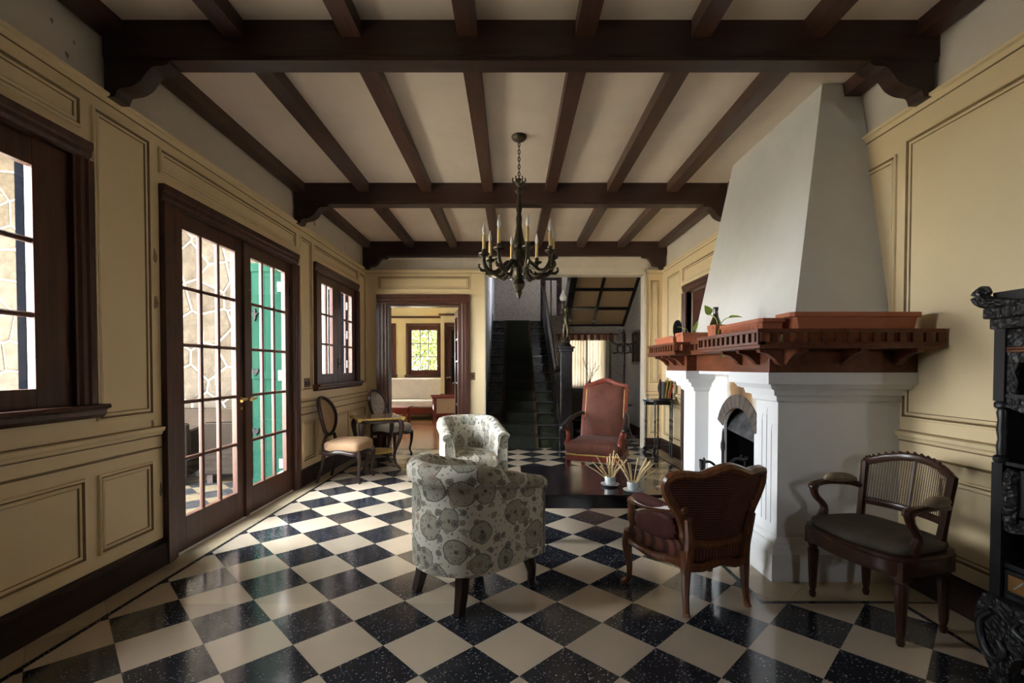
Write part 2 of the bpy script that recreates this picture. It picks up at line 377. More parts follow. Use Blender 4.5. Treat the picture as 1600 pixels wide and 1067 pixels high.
# ------------------------------------------------------------------ setting: shell
LX, RX, FY, CZ, CAP = -2.30, 2.39, 7.50, 3.25, 2.83
def wallgrid(u0, u1, z0, z1, ops, put):
    us = sorted({u0, u1, *[min(max(v, u0), u1) for o in ops for v in o[:2]]})
    for a, b in zip(us, us[1:]):
        if b - a < 1e-6: continue
        m = (a+b)/2; zs = z0
        for o in sorted([o for o in ops if o[0] < m < o[1]], key=lambda o: o[2]):
            if o[2] > zs: put(a, b, zs, min(o[2], z1))
            zs = max(zs, o[3])
        if zs < z1: put(a, b, zs, z1)
def wall(name, label, axis, n0, n1, u0, u1, z0, z1, ops, mat, parent=None):
    mb = MB()
    if axis == 'x': wallgrid(u0, u1, z0, z1, ops, lambda a, b, c, d: mb.box(n0, n1, a, b, c, d))
    else: wallgrid(u0, u1, z0, z1, ops, lambda a, b, c, d: mb.box(a, b, n0, n1, c, d))
    o = mb.build(name, mat, parent, smooth=False)
    if not parent: tag(o, label, 'wall', None, 'structure')
    return o
OPS_L = [(1.0, 2.50, 1.08, 2.45), (3.18, 5.05, 0, 2.43), (5.56, 7.02, 1.08, 2.47)]
wl = wall('wall_left', 'plastered wall with cream panelling around the glazed double door', 'x', -2.55, LX-.02, -2.2, 7.7, 0, CZ, OPS_L, plaster)
wall('panelling', None, 'x', LX-.02, LX, -2.2, 7.5, 0, CAP, OPS_L, cream, wl)
OPS_R = [(5.25, 6.45, 0, 2.32)]
wr = wall('wall_right', 'plastered wall with cream panelling behind the fireplace', 'x', RX+.02, 2.65, -2.2, 7.7, 0, CZ, OPS_R, plaster)
wall('panelling', None, 'x', RX, RX+.02, -2.2, 7.5, 0, CAP, OPS_R, cream, wr)
OPS_F = [(-1.98, -.81, 0, 2.31), (-.43, 2.13, 0, 2.79)]
wf = wall('wall_far', 'cream panelled end wall with doorway and wide stair opening', 'y', FY+.02, FY+.18, -2.55, 2.65, 0, CZ, OPS_F, plaster)
wall('panelling', None, 'y', FY, FY+.02, LX, RX, 0, CAP, OPS_F + [(-.43, 2.13, 0, CAP)], cream, wf)
wall('wall_back', 'wall behind the camera, darkened to cut fill light', 'y', -2.4, -2.2, -2.55, 2.65, 0, CZ, [(1.17, 1.43, 1.6, 2.0)], base_m)  # unseen wall given a dark finish to lower light from behind
# raised panels: moulded frame with brown-glazed quirks around a flat field
PROF = [(0, 0, 0), (0, .010, 0), (.004, .015, 0), (.012, .016, 0), (.018, .010, 1), (.021, .004, 1), (.025, .010, 0), (.034, .013, 0), (.040, .010, 0), (.044, .003, 1), (.050, .002, 0)]
def wpanel(parent, o, U, N, w_, h_, name='wall_panel'):
    o, U, N, V = Vector(o), Vector(U), Vector(N), Vector((0, 0, 1)); mb = MB(); vs = []
    for ins, hh, _ in PROF:
        vs += [o+U*ins+V*ins+N*hh, o+U*(w_-ins)+V*ins+N*hh, o+U*(w_-ins)+V*(h_-ins)+N*hh, o+U*ins+V*(h_-ins)+N*hh]
    flip = U.cross(V).dot(N) < 0
    for i in range(len(PROF)-1):
        fs = [(i*4+k, i*4+(k+1) % 4, i*4+4+(k+1) % 4, i*4+4+k) for k in range(4)]
        if flip: fs = [f[::-1] for f in fs]
        mb.f += fs; mb.m += [PROF[i+1][2]]*4
    k = (len(PROF)-1)*4; mb.f.append((k, k+1, k+2, k+3) if not flip else (k+3, k+2, k+1, k)); mb.m.append(0)
    mb.v = [tuple(v) for v in vs]; mb.uv = [(0, 0)]*len(vs)
    return mb.build(name, [cream, glaze], parent, smooth=False)
Ux, Uy = (1, 0, 0), (0, 1, 0)
for a, b, c, d in [(1.0, 2.54, 2.575, 2.735), (2.61, 3.02, 1.0, 2.735), (3.10, 5.05, 2.57, 2.735), (5.15, 5.44, 1.04, 2.735), (5.50, 7.06, 2.60, 2.735), (7.13, 7.43, 1.06, 2.735),
                   (1.0, 2.53, .25, .70), (2.61, 3.01, .25, .70), (5.18, 5.50, .25, .70), (5.58, 5.90, .25, .70), (5.98, 6.65, .25, .70), (6.73, 7.40, .25, .70)]:
    wpanel(wl, (LX, a, c), Uy, (1, 0, 0), b-a, d-c)
for a, b, c, d in [(.6, 2.88, .99, 2.67), (2.95, 3.22, .99, 2.62), (5.10, 6.60, 2.47, 2.68), (6.70, 7.22, 1.05, 2.68), (.6, 1.6, .25, .70), (1.68, 2.62, .25, .70), (6.62, 7.35, .25, .74)]:
    wpanel(wr, (RX, a, c), Uy, (-1, 0, 0), b-a, d-c)
wpanel(wf, (-2.11, FY, 2.53), Ux, (0, -1, 0), 1.45, .21)
wpanel(wf, (2.19, FY, 1.05), Ux, (0, -1, 0), .15, 1.63); wpanel(wf, (2.19, FY, .25), Ux, (0, -1, 0), .15, .57)
# cap, chair rail and lower bead along the walls
RAIL = [(0, 0), (.012, .004), (.016, .018), (.030, .030), (.034, .052), (.0, .056)]
CAPP = [(0, -.03), (.008, -.028), (.012, 0), (.030, .004), (.034, .018), (0, .02)]
def run(name, parent, side, a, b, z, prof, mat, lip=True):
    mb = MB()
    N = {'L': (1, 0, 0), 'R': (-1, 0, 0), 'F': (0, -1, 0)}[side]
    o, D = {'L': ((LX, a, z), (0, b-a, 0)), 'R': ((RX, a, z), (0, b-a, 0)), 'F': ((a, FY, z), (b-a, 0, 0))}[side]
    mb.extr(prof, o, N, (0, 0, 1), D)
    if lip:
        for zz in ((-.006,) if prof is CAPP else (-.007,)):
            mb.extr([(0, 0), (.006, 0), (.006, .006), (0, .006)], (o[0], o[1], z + zz + (-.028 if prof is CAPP else 0)), N, (0, 0, 1), D, 1)
        if prof is RAIL: mb.extr([(0, 0), (.007, 0), (.007, .005), (0, .005)], (o[0], o[1], z+.056), N, (0, 0, 1), D, 1)
    return mb.build(name, [mat, glaze], parent, smooth=False)
BEAD = [(0, 0), (.007, .0), (.010, .006), (.007, .012), (0, .012)]
for s, p, segs in (('L', wl, [(-2.2, 3.09), (5.08, 7.5)]), ('R', wr, [(-2.2, 2.9), (4.6, 5.16), (6.54, 7.5)]), ('F', wf, [(LX, -2.13), (2.13, RX)])):
    for a, b in segs:
        run('chair_rail', p, s, a, b, .860, RAIL, cream); run('rail_bead', p, s, a, b, .772, BEAD, glaze, False)
run('cap_moulding', wl, 'L', -2.2, 7.5, CAP, CAPP, cream); run('cap_moulding', wr, 'R', -2.2, 7.5, CAP, CAPP, cream)
run('cap_moulding', wf, 'F', LX, -.43, CAP-.01, CAPP, cream); run('cap_moulding', wf, 'F', 2.13, RX, CAP-.01, CAPP, cream)
BB = [(0, 0), (.030, 0), (.030, .150), (.018, .165), (.015, .175), (0, .178)]
for nm, s, segs in (('baseboard_left', 'L', [(-2.2, 3.10), (5.07, 7.5)]), ('baseboard_right', 'R', [(-2.2, 2.86), (4.6, 5.15), (6.55, 7.5)]), ('baseboard_far', 'F', [(LX, -2.13), (-.665, -.43), (2.13, RX)])):
    mb = MB()
    for a, b in segs:
        N = {'L': (1, 0, 0), 'R': (-1, 0, 0), 'F': (0, -1, 0)}[s]
        o, D = {'L': ((LX, a, 0), (0, b-a, 0)), 'R': ((RX, a, 0), (0, b-a, 0)), 'F': ((a, FY, 0), (b-a, 0, 0))}[s]
        mb.extr(BB, o, N, (0, 0, 1), D)
    tag(mb.build(nm, base_m, None, smooth=False), 'dark wooden baseboard along the panelled wall', 'baseboard', None, 'structure')
# lintel of the stair opening with stepped pale moulding
mb = MB(); mb.box(-.46, 2.19, FY-.05, FY+.02, 2.86, 3.03); mb.box(-.45, 2.16, FY-.03, FY+.02, 2.79, 2.86); mb.box(-.44, 2.145, FY-.07, FY, 3.0, 3.03)
mb.box(2.10, 2.13, FY-.03, FY+.19, 0, 2.86); mb.box(-.43, -.41, FY-.01, FY+.19, 0, 2.86); mb.box(-.43, 2.13, FY-.01, FY+.19, 2.76, 2.79)
tag(mb.build('trim_1', M('lintel_paint', (.62, .54, .42), .6, .3, var=.08), None, smooth=False), 'pale stepped moulding framing the wide stair opening', 'moulding', None, 'structure')
# ------------------------------------------------------------------ ceiling, beams, joists
mb = MB(); mb.box(-2.55, 2.65, -2.4, 7.7, CZ, CZ+.15)
ceil = tag(mb.build('ceiling', ceil_m, None, smooth=False), 'cream plaster ceiling between dark timber beams', 'ceiling', None, 'structure')
CORB = cat([(0, .0), (.34, 0), (.345, -.025), (.31, -.03), (.27, -.035), (.235, -.07), (.20, -.115), (.145, -.145), (.085, -.155), (.07, -.17), (.06, -.20)], 3) + [(0, -.20)]
BEAMS = [(.33, .46), (2.69, 2.815), (5.03, 5.175), (7.345, 7.495)]
for i, (a, b) in enumerate(BEAMS):
    mb = MB(); mb.box(LX, RX+.02, a, b, 3.05, CZ); mb.box(LX, RX+.02, a+.008, b-.008, 3.03, 3.05)
    bm = mb.build('beam', beam_m, ceil, smooth=False)
    for s in (1, -1):
        if i == 2 and s == -1: pass
        c = MB(); c.extr(CORB, ((LX if s == 1 else RX), a+.01, 3.03), (s, 0, 0), (0, 0, 1), (0, b-a-.02, 0)); c.build('corbel', beam_m, bm, ang=50)
JX = [-2.24, -1.56, -.90, -.248, .415, 1.065, 1.70, 2.335]
for a, b in ((.46, 2.69), (2.815, 5.03), (5.175, 7.345)):
    for x in JX:
        segs = [(a, b)]
        if x > 2.2 and a > 2.7 and a < 3: segs = [(a, 3.30), (4.62, b)]
        for p, q in segs:
            mb = MB(); mb.box(x-.055, x+.055, p, q, 3.155, CZ); mb.build('joist', joist_m, ceil, smooth=False)
# ------------------------------------------------------------------ floor: diagonal terrazzo tiles
mb = MB(); mb.box(-2.62, 2.7, -2.4, 12.6, -.12, -.006)
floor = tag(mb.build('floor', grout_m, None, smooth=False), 'polished black and cream terrazzo tile floor laid on the diagonal', 'floor', None, 'structure')
TH, DD, VX, VY = -.0129, .4236, -.176, 2.178
E1 = Vector((math.cos(TH), math.sin(TH)))*DD/2; E2 = Vector((-math.sin(TH), math.cos(TH)))*DD/2
def clip(poly, r):
    for ax, lim, sgn in ((0, r[0], 1), (0, r[1], -1), (1, r[2], 1), (1, r[3], -1)):
        out = []
        for i in range(len(poly)):
            p, q = poly[i-1], poly[i]; dp, dq = (p[ax]-lim)*sgn, (q[ax]-lim)*sgn
            if (dp >= 0) != (dq >= 0): t = dp/(dp-dq); out.append((p[0]+(q[0]-p[0])*t, p[1]+(q[1]-p[1])*t))
            if dq >= 0: out.append(q)
        poly = out
        if len(poly) < 3: return []
    return poly
def area(p): return abs(sum(p[i-1][0]*p[i][1]-p[i][0]*p[i-1][1] for i in range(len(p))))/2
def slab(mb, poly, z0, z1):
    k = len(poly)
    if sum(poly[i-1][0]*poly[i][1]-poly[i][0]*poly[i-1][1] for i in range(k)) < 0: poly = poly[::-1]
    mb.add([(x, y, z1) for x, y in poly] + [(x, y, z0) for x, y in poly], [tuple(range(k))] + [(i, i+k, (i+1) % k+k, (i+1) % k) for i in range(k)])
TL, TR_, TN, TF = -2.105, 2.135, 2.575, 4.86
MAIN = [(TL, TR_, -2.15, TN), (TL, 1.375, TN, TF), (TL, TR_, TF, 7.62), (-.43, 2.38, 7.62, 10.1)]
LW = .028
BORD = [(-2.3, TL-LW, -2.2, 7.5), (TR_+LW, 2.39, -2.2, TN), (TR_+LW, 2.39, TF, 7.5), (1.375+LW, 2.39, TN+LW, TF-LW)]
stuff = {0: MB(), 1: MB(), 2: MB()}
for i in range(-40, 41):
    for j in range(-22, 45):
        if (i+j) % 2 == 0: continue
        c = Vector((VX, VY)) + E1*i + E2*j
        if c.y > 10.6 or c.y < -2.6 or abs(c.x) > 2.8: continue
        k = .9965
        sq = [tuple(c+E1*k), tuple(c+E2*k), tuple(c-E1*k), tuple(c-E2*k)]
        dark = j % 2 != 0
        for rr, border in [(r, 0) for r in MAIN] + [(r, 1) for r in BORD]:
            p = clip(sq, rr)
            if not p or area(p) < 4e-4: continue
            mt = 2 if border else (1 if dark else 0)
            if c.y < 1.75 or c.y > 7.7 or (border and (rr[0] > 0 and c.y > 4.3)):
                slab(stuff[mt], p, -.006, 0)
            else:
                mb = MB(); slab(mb, [(x-c.x, y-c.y) for x, y in p], -.006, random.uniform(-.0003, .0003))
                mb.build('border_tile' if border else 'tile', (t_white, t_black, t_beige)[mt], floor, smooth=False, loc=(c.x, c.y, 0))
for k, s in stuff.items():
    o = s.build('tile_field', (t_white, t_black, t_beige)[k], floor, smooth=False); o['kind'] = 'stuff'
mb = MB()
for a, b, c, d in [(TL-LW, TL, -2.15, 7.5), (TR_, TR_+LW, -2.15, TN), (1.375, TR_+LW, TN, TN+LW), (1.375, 1.375+LW, TN+LW, TF), (1.375, TR_+LW, TF-LW, TF), (TR_, TR_+LW, TF, 7.5)]:
    mb.box(a, b, c, d, -.006, .0002)
mb.build('border_line', t_black, floor, smooth=False)
# ------------------------------------------------------------------ windows and doors
def casing(root, u0, u1, z0, z1, w_, mat=frame_m, sill=False, depth=.04):
    P = [(0, 0), (depth, .0), (depth, w_*.35), (depth*.75, w_*.45), (depth*.75, w_*.7), (depth*.45, w_*.85), (depth*.45, w_), (-.06, w_), (-.06, 0)]
    for x, s in ((u0, 1), (u1, -1)):
        mb = MB(); mb.extr(P, (x, 0, z0), (0, 1, 0), (s, 0, 0), (0, 0, z1-z0-w_)); mb.build('jamb_casing', mat, root, smooth=False)
    mb = MB(); mb.extr(P, (u0, 0, z1), (0, 1, 0), (0, 0, -1), (u1-u0, 0, 0)); mb.build('head_casing', mat, root, smooth=False)
    if sill:
        mb = MB(); mb.extr([(-.06, 0), (.085, 0), (.09, -.02), (.065, -.03), (.06, -.055), (.04, -.075), (-.06, -.078)], (u0-.03, 0, z0+.03), (0, 1, 0), (0, 0, 1), (u1-u0+.06, 0, 0)); mb.build('sill', mat, root, smooth=False)
def leaf(root, u0, u1, z0, z1, st, top, bot, cols, rows, y=-.03, th=.042, mun=.026, mat=frame_m, name='leaf', pane=glass_m, parent_off=None):
    g0, g1, h0, h1 = u0+st, u1-st, z0+bot, z1-top
    mb = MB(); mb.box(u0, g0, y-th/2, y+th/2, z0, z1); mb.box(g1, u1, y-th/2, y+th/2, z0, z1); mb.box(g0, g1, y-th/2, y+th/2, z0, h0); mb.box(g0, g1, y-th/2, y+th/2, h1, z1)
    lf = mb.build(name, mat, root, smooth=False, bev=.003)
    for c in range(1, cols):
        x = g0+(g1-g0)*c/cols; mb = MB(); mb.extr([(-mun/2, -.008), (-mun*.25, -.016), (mun*.25, -.016), (mun/2, -.008), (mun/2, .008), (mun*.25, .016), (-mun*.25, .016), (-mun/2, .008)], (x, y, h0), (1, 0, 0), (0, 1, 0), (0, 0, h1-h0)); mb.build('muntin', mat, lf, smooth=False)
    for r in range(1, rows):
        z = h0+(h1-h0)*r/rows; mb = MB(); mb.extr([(-mun/2, -.008), (-mun*.25, -.015), (mun*.25, -.015), (mun/2, -.008), (mun/2, .008), (mun*.25, .015), (-mun*.25, .015), (-mun/2, .008)], (g0, y, z), (0, 0, 1), (0, 1, 0), (g1-g0, 0, 0)); mb.build('muntin', mat, lf, smooth=False)
    for c in range(cols):
        for r in range(rows):
            a, b = g0+(g1-g0)*c/cols, g0+(g1-g0)*(c+1)/cols; d, e = h0+(h1-h0)*r/rows, h0+(h1-h0)*(r+1)/rows
            mb = MB(); mb.add([(a, y, d), (b, y, d), (b, y, e), (a, y, e)], [(0, 1, 2, 3)]); mb.build('pane', pane, lf, smooth=False)
    return lf
def knob(lf, x, z, y=0, mat=brass, plate=True):
    mb = MB()
    mb.sweep([(x, y, z), (x, y+.045, z)], .009, n=8); mb.sweep([(x-.01, y+.045, z), (x+.012, y+.05, z), (x+.05, y+.05, z-.004), (x+.085, y+.052, z-.012)], [.011, .012, .010, .013], n=8)
    if plate: mb.lathe([(.020, 0), (.020, .006)], 12)
    if plate: mb.xf(Matrix.Translation((x, y, z)) @ Matrix.Rotation(-math.pi/2, 4, 'X'), len(mb.v)-24)
    mb.build('handle', mat, lf)
def winroot(name, label, x, y, side):
    rz = {'L': -math.pi/2, 'R': math.pi/2, 'F': math.pi}[side]
    o = struct(name, label, 'door' if name.startswith('door') else 'window', (x, y, 0)); o.rotation_euler = (0, 0, rz); return o
# glazed double door on the left wall (local x runs towards the camera)
d1 = winroot('door_1', 'glazed dark wooden double door to the terrace', LX, 4.085, 'L')
casing(d1, -.985, .985, 0, 2.50, .115)
for a, b in ((.005, .865), (-.865, -.005)):
    lf = leaf(d1, a, b, .008, 2.385, .113, .115, .235, 3, 5)
    if a > 0:
        knob(lf, .055, 1.03, -.008); mb = MB(); mb.lathe([(.012, 0), (.012, .006)], 10); mb.xf(Matrix.Translation((.055, -.008, .95)) @ Matrix.Rotation(-math.pi/2, 4, 'X')); mb.build('keyhole', brass, lf)
    else:
        knob(lf, -.09, 1.03, -.008, plate=False)
    for z in (.3, 1.2, 2.1):
        x = b-.006 if a > 0 else a+.006
        mb = MB(); mb.sweep([(x, -.005, z-.07), (x, -.005, z+.07)], .009, n=8); mb.build('hinge', iron, lf)
mb = MB(); mb.extr([(-.03, 0), (.03, 0), (.022, .02), (-.022, .02)], (0, -.01, .01), (1, 0, 0), (0, 1, 0), (0, 0, 2.37)); mb.build('meeting_stile', frame_m, d1, smooth=False)
mb = MB(); mb.box(-.87, .87, -.22, 0, -.004, .012); mb.build('threshold', white_m, d1, smooth=False)
w1 = winroot('window_1', 'dark framed window nearest the camera on the left', LX, 1.75, 'L')
casing(w1, -.83, .83, 1.07, 2.51, .10, sill=True)
leaf(w1, -.73, -.003, 1.10, 2.41, .185, .135, .095, 2, 3); leaf(w1, .003, .73, 1.10, 2.41, .185, .135, .095, 2, 3)
w2 = winroot('window_2', 'dark framed casement window between glazed door and far corner', LX, 6.29, 'L')
casing(w2, -.785, .785, 1.07, 2.53, .10, sill=True)
for a, b in ((.003, .685), (-.685, -.003)):
    lf = leaf(w2, a, b, 1.09, 2.43, .165 if a > 0 else .12, .105, .13, 2, 3)
mb = MB(); mb.sweep([(0, .0, 1.35), (0, .03, 1.35), (0, .035, 1.42)], .008, n=6); mb.box(-.012, .012, -.012, .002, 1.28, 1.42); mb.build('catch', iron, w2)
# folding shutters standing in the window reveals
def shutter(label, x0, x1, y, z0, z1, mat, ornaments=False):
    t = thing('shutter', label, 'shutter', (x0, y, 0)); W = x1-x0
    part('frame', mat, t, lambda m: (m.box(0, .05, 0, .03, z0, z1), m.box(W-.05, W, 0, .03, z0, z1), m.box(.05, W-.05, 0, .03, z0, z0+.09), m.box(.05, W-.05, 0, .03, z1-.09, z1), m.box(.05, W-.05, 0, .03, (z0+z1)/2-.04, (z0+z1)/2+.04)), smooth=False, bev=.003)
    for a, b in ((z0+.09, (z0+z1)/2-.04), ((z0+z1)/2+.04, z1-.09)):
        part('board', mat, t, lambda m: m.box(.05, W*.5-.002, .009, .021, a, b), smooth=False)
        part('board', mat, t, lambda m: m.box(W*.5+.002, W-.05, .009, .021, a, b), smooth=False)
    for z in (z0+.25, (z0+z1)/2, z1-.25): part('hinge', nickel, t, lambda m: (m.box(W-.045, W-.005, -.006, 0, z-.05, z+.05), m.sweep([(W-.002, -.004, z-.05), (W-.002, -.004, z+.05)], .007, n=6)))
    if ornaments:
        h = cat([(0, -.035), (.03, .0), (.035, .025), (.018, .036), (0, .02), (-.018, .036), (-.035, .025), (-.03, 0)], 3, True)
        bd = cat([(0, -.06), (.012, -.03), (.016, 0), (.045, .03), (.014, .022), (.012, .06), (0, .075), (-.012, .06), (-.014, .022), (-.045, .03), (-.016, 0), (-.012, -.03)], 3, True)
        for s, zz in ((h, 1.25), (bd, 1.85), (h, .62)): part('cut_out', soot_b, t, lambda m: m.extr(s, (.09, -.012, zz), (1, 0, 0), (0, 0, 1), (0, .02, 0)))
    return t
shutter('green painted folding shutter seen through the right leaf of the glazed door', -2.80, -2.42, 5.0, .03, 2.40, green_m, True)
shutter('dark shutter standing in the reveal of the window nearest the camera', -2.57, -2.40, 2.46, 1.10, 2.43, navy_m)
t = thing('blocking_shutter', 'unseen shutter added to cut the light of the first window', 'shutter', (-2.60, 1.40, 0))  # out-of-view panel added outside to dim the foreground
part('boards', navy_m, t, lambda m: m.box(-.02, .02, -.42, .30, 1.07, 2.46), smooth=False)
shutter('dark shutter standing in the reveal of the far left casement', -2.70, -2.42, 6.97, 1.10, 2.45, navy_m)
# dark door on the right wall behind the chimney hood
d3 = winroot('door_2', 'dark wooden door behind the chimney hood', RX, 5.85, 'R')
casing(d3, -.70, .70, 0, 2.42, .10)
mb = MB(); mb.box(-.6, .6, -.12, -.08, .01, 2.32); lf = mb.build('leaf', frame_m, d3, smooth=False)
for a, b, c, d in ((-.5, -.05, .2, .9), (.05, .5, .2, .9), (-.5, -.05, 1.05, 2.2), (.05, .5, 1.05, 2.2)):
    mb = MB(); mb.box(a, b, -.08, -.065, c, d); mb.build('panel', frame_m, lf, smooth=False, bev=.01)
# doorway to the next room with an open glazed leaf
d2 = winroot('door_3', 'dark wooden doorway with open glazed leaf to the sitting room', -1.397, FY, 'F')
casing(d2, -.73, .73, 0, 2.45, .145, depth=.05)
mb = MB(); mb.box(-.585, -.555, -.2, -.02, 0, 2.30); mb.box(.555, .585, -.2, -.02, 0, 2.30); mb.box(-.555, .555, -.2, -.02, 2.27, 2.30); mb.build('lining', frame_m, d2, smooth=False)
# open leaf swung into the far room: its own local frame, almost edge-on
def leaf_open():
    T = Matrix.Translation((-.55, -.19, 0)) @ Matrix.Rotation(math.radians(-78), 4, 'Z')
    W = .62
    mb = MB(); mb.box(0, .10, -.02, .02, .01, 2.25); mb.box(W-.10, W, -.02, .02, .01, 2.25); mb.box(.1, W-.1, -.02, .02, .01, .30); mb.box(.1, W-.1, -.02, .02, 2.14, 2.25); mb.xf(T)
    lf = mb.build('leaf', frame_m, d2, smooth=False)
    for r in range(1, 5):
        z = .30+1.84*r/5; mb = MB(); mb.box(.1, W-.1, -.014, .014, z-.013, z+.013); mb.xf(T); mb.build('muntin', frame_m, lf, smooth=False)
    for r in range(5):
        mb = MB(); a, b = .30+1.84*r/5, .30+1.84*(r+1)/5; mb.add([(.1, 0, a), (W-.1, 0, a), (W-.1, 0, b), (.1, 0, b)], [(0, 1, 2, 3)]); mb.xf(T); mb.build('pane', glass_m, lf, smooth=False)
    for sd in (1, -1):
        mb = MB(); mb.sweep([(W-.05, 0, 1.03), (W-.05, .05*sd, 1.03), (W-.06, .055*sd, 1.03), (W-.15, .055*sd, 1.03)], .010, n=8); mb.xf(T); mb.build('handle', nickel, lf)
leaf_open()
# places where the cream paint has flaked off and stains on the upper plaster
chip_m = M('bare_wood_chip', (.30, .235, .155), .8, .2, var=.3, vscale=30)
for yy, zz, s in ((3.062, 2.02, .045), (3.062, 1.72, .05), (3.02, .935, .035), (3.085, .50, .04)):
    p = [(yy+s*.35*math.cos(a)*(1+.3*math.sin(3*a+yy*9)), zz+s*math.sin(a)*(1+.2*math.cos(2*a+zz*7))) for a in [2*math.pi*k/12 for k in range(12)]]
    mb = MB(); mb.extr(p, (LX-.001, 0, 0), (0, 1, 0), (0, 0, 1), (.002, 0, 0)); mb.build('paint_chip', chip_m, wl, smooth=False)
for yy, zz, s in ((2.42, 3.05, .012), (2.54, 3.02, .010), (2.5, 2.93, .016), (5.6, 3.0, .035), (6.6, 2.96, .02)):
    p = [(yy+s*.6*math.cos(a)*(1+.4*math.sin(3*a+yy*5)), zz+s*math.sin(a)*(1+.3*math.cos(2*a+zz*9))) for a in [2*math.pi*k/12 for k in range(12)]]
    mb = MB(); mb.extr(p, (LX-.021, 0, 0), (0, 1, 0), (0, 0, 1), (.002, 0, 0)); mb.build('plaster_stain', chip_m, wl, smooth=False)
# switch plates
def plate(label, loc, side, n):
    t = thing('switch_plate', label, 'switch plate', loc, {'L': -math.pi/2, 'F': math.pi}[side])
    for k in range(n):
        x = (k-(n-1)/2)*.075
        part('plate', switch_m, t, lambda m: m.box(x-.034, x+.034, 0, .008, -.06, .06), smooth=False, bev=.003)
        part('toggle', darkwood, t, lambda m: m.box(x-.012, x+.012, .008, .016, -.022, .022), smooth=False)
plate('pair of small brass switch plates between the glazed door and casement', (LX+.004, 5.30, 1.12), 'L', 2)
plate('single brass switch plate right of the sitting room doorway', (-.61, FY, 1.16), 'F', 1)
# ------------------------------------------------------------------ stair hall shell
wall('wall_stair_left', 'pale wall along the left side of the stairs', 'x', -.60, -.45, FY+.18, 12.65, 0, 5.4, [], M('stair_wall_paint', (.45, .47, .52), .7, .3, var=.06))
wall('wall_stair_back', 'patterned grey wallpaper wall at the head of the stairs', 'y', 12.45, 12.6, -.45, 2.45, 0, 5.4, [(.9, 2.4, .05, 2.2)], paperwall_m)
wall('wall_hall_right', 'patterned grey wallpaper wall behind the coat stand', 'x', 2.41, 2.65, FY+.18, 12.6, 0, 5.4, [(11.05, 11.55, 3.5, 4.3), (10.3, 12.4, .3, 2.15)], paperwall_m)
wall('wall_hall_back', 'wallpapered wall with curtained window under the sloping soffit', 'y', 10.1, 10.25, .84, 2.41, 0, 2.40, [(1.17, 2.03, .88, 1.95)], paperwall_m)
wall('wall_hall_upper', 'plain wall above the stair opening seen only from the stairs', 'y', FY+.02, FY+.18, -.6, 2.65, CZ, 5.4, [], plaster)
mb = MB(); mb.box(-.6, 2.65, 7.5, 12.65, 5.4, 5.5); tag(mb.build('ceiling_stairwell', ceil_m, None, smooth=False), 'plain ceiling high over the stairwell', 'ceiling', None, 'structure')
mb = MB(); mb.box(2.38, 2.41, 7.68, 10.1, 0, .17); mb.box(.84, 2.41, 10.07, 10.1, 0, .17); tag(mb.build('baseboard_hall', base_m, None, smooth=False), 'dark baseboard in the stair hall', 'baseboard', None, 'structure')
# sloping soffit under the upper flight: boards between dark battens
sof = struct('soffit', 'sloping brown boarded soffit with dark battens under upper stairs', 'soffit')
def sz(y): return 2.20+(10.1-y)*.636
Ys = [10.1-.48*k for k in range(6)]
for k in range(5):
    for a, b in ((1.20, 1.735), (1.735, 2.41)):
        mb = MB(); y0, y1 = Ys[k], Ys[k+1]
        mb.add([(a, y0, sz(y0)), (b, y0, sz(y0)), (b, y1, sz(y1)), (a, y1, sz(y1)), (a, y0, sz(y0)+.05), (b, y0, sz(y0)+.05), (b, y1, sz(y1)+.05), (a, y1, sz(y1)+.05)], [(0, 1, 2, 3), (7, 6, 5, 4), (0, 4, 5, 1), (1, 5, 6, 2), (2, 6, 7, 3), (3, 7, 4, 0)])
        mb.build('soffit_board', soffit_m, sof, smooth=False)
for k in range(6):
    y = Ys[k]; mb = MB(); mb.add([(1.2, y+.02, sz(y+.02)-.025), (2.41, y+.02, sz(y+.02)-.025), (2.41, y-.03, sz(y-.03)-.025), (1.2, y-.03, sz(y-.03)-.025), (1.2, y+.02, sz(y+.02)), (2.41, y+.02, sz(y+.02)), (2.41, y-.03, sz(y-.03)), (1.2, y-.03, sz(y-.03))], [(0, 1, 2, 3), (7, 6, 5, 4), (0, 4, 5, 1), (1, 5, 6, 2), (2, 6, 7, 3), (3, 7, 4, 0)]); mb.build('batten', stair_m, sof, smooth=False)
for x, hw in ((1.735, .028), (2.38, .03), (1.15, .06)):
    mb = MB(); d = .03 if x != 1.15 else .16
    mb.extr([(-hw, -d), (hw, -d), (hw, .28 if x == 1.15 else 0), (-hw, .28 if x == 1.15 else 0)], (x, 10.12, sz(10.12)), (1, 0, 0), (0, 0, 1), (0, -2.4, 2.4*.636)); mb.build('batten' if x != 1.15 else 'stringer', stair_m, sof, smooth=False)
# hall window with curtain
wh = winroot('window_3', 'curtained window of the stair hall', 1.60, 10.1, 'F')
casing(wh, -.46, .46, .85, 1.98, .05, sill=True)
leaf(wh, -.41, 0, .88, 1.93, .05, .05, .06, 1, 2, y=-.06); leaf(wh, 0, .41, .88, 1.93, .05, .05, .06, 1, 2, y=-.06)
t = thing('sheer_curtain', 'sheer cream curtain over the stair hall window', 'curtain', (1.60, 10.03, .70))
for a, b in ((-.48, -.01), (.01, .48)):
    mb = MB(); n_ = 40; P = []
    for r in range(2):
        P.append([(a+(b-a)*k/n_, .014*math.sin(k*1.25)+.006*math.sin(k*.6), r*1.22) for k in range(n_+1)])
    mb.add(P[0]+P[1], [(k, k+1, n_+2+k, n_+1+k) for k in range(n_)]); mb.build('curtain_panel', curtain_m, t)
t = thing('curtain_valance', 'red and white checked valance above the sheer curtain', 'valance', (1.60, 10.0, 1.87))
mb = MB(); P = [[(-.62+1.24*k/60, .016*math.sin(k*1.1), z) for k in range(61)] for z in (.0, .12)]
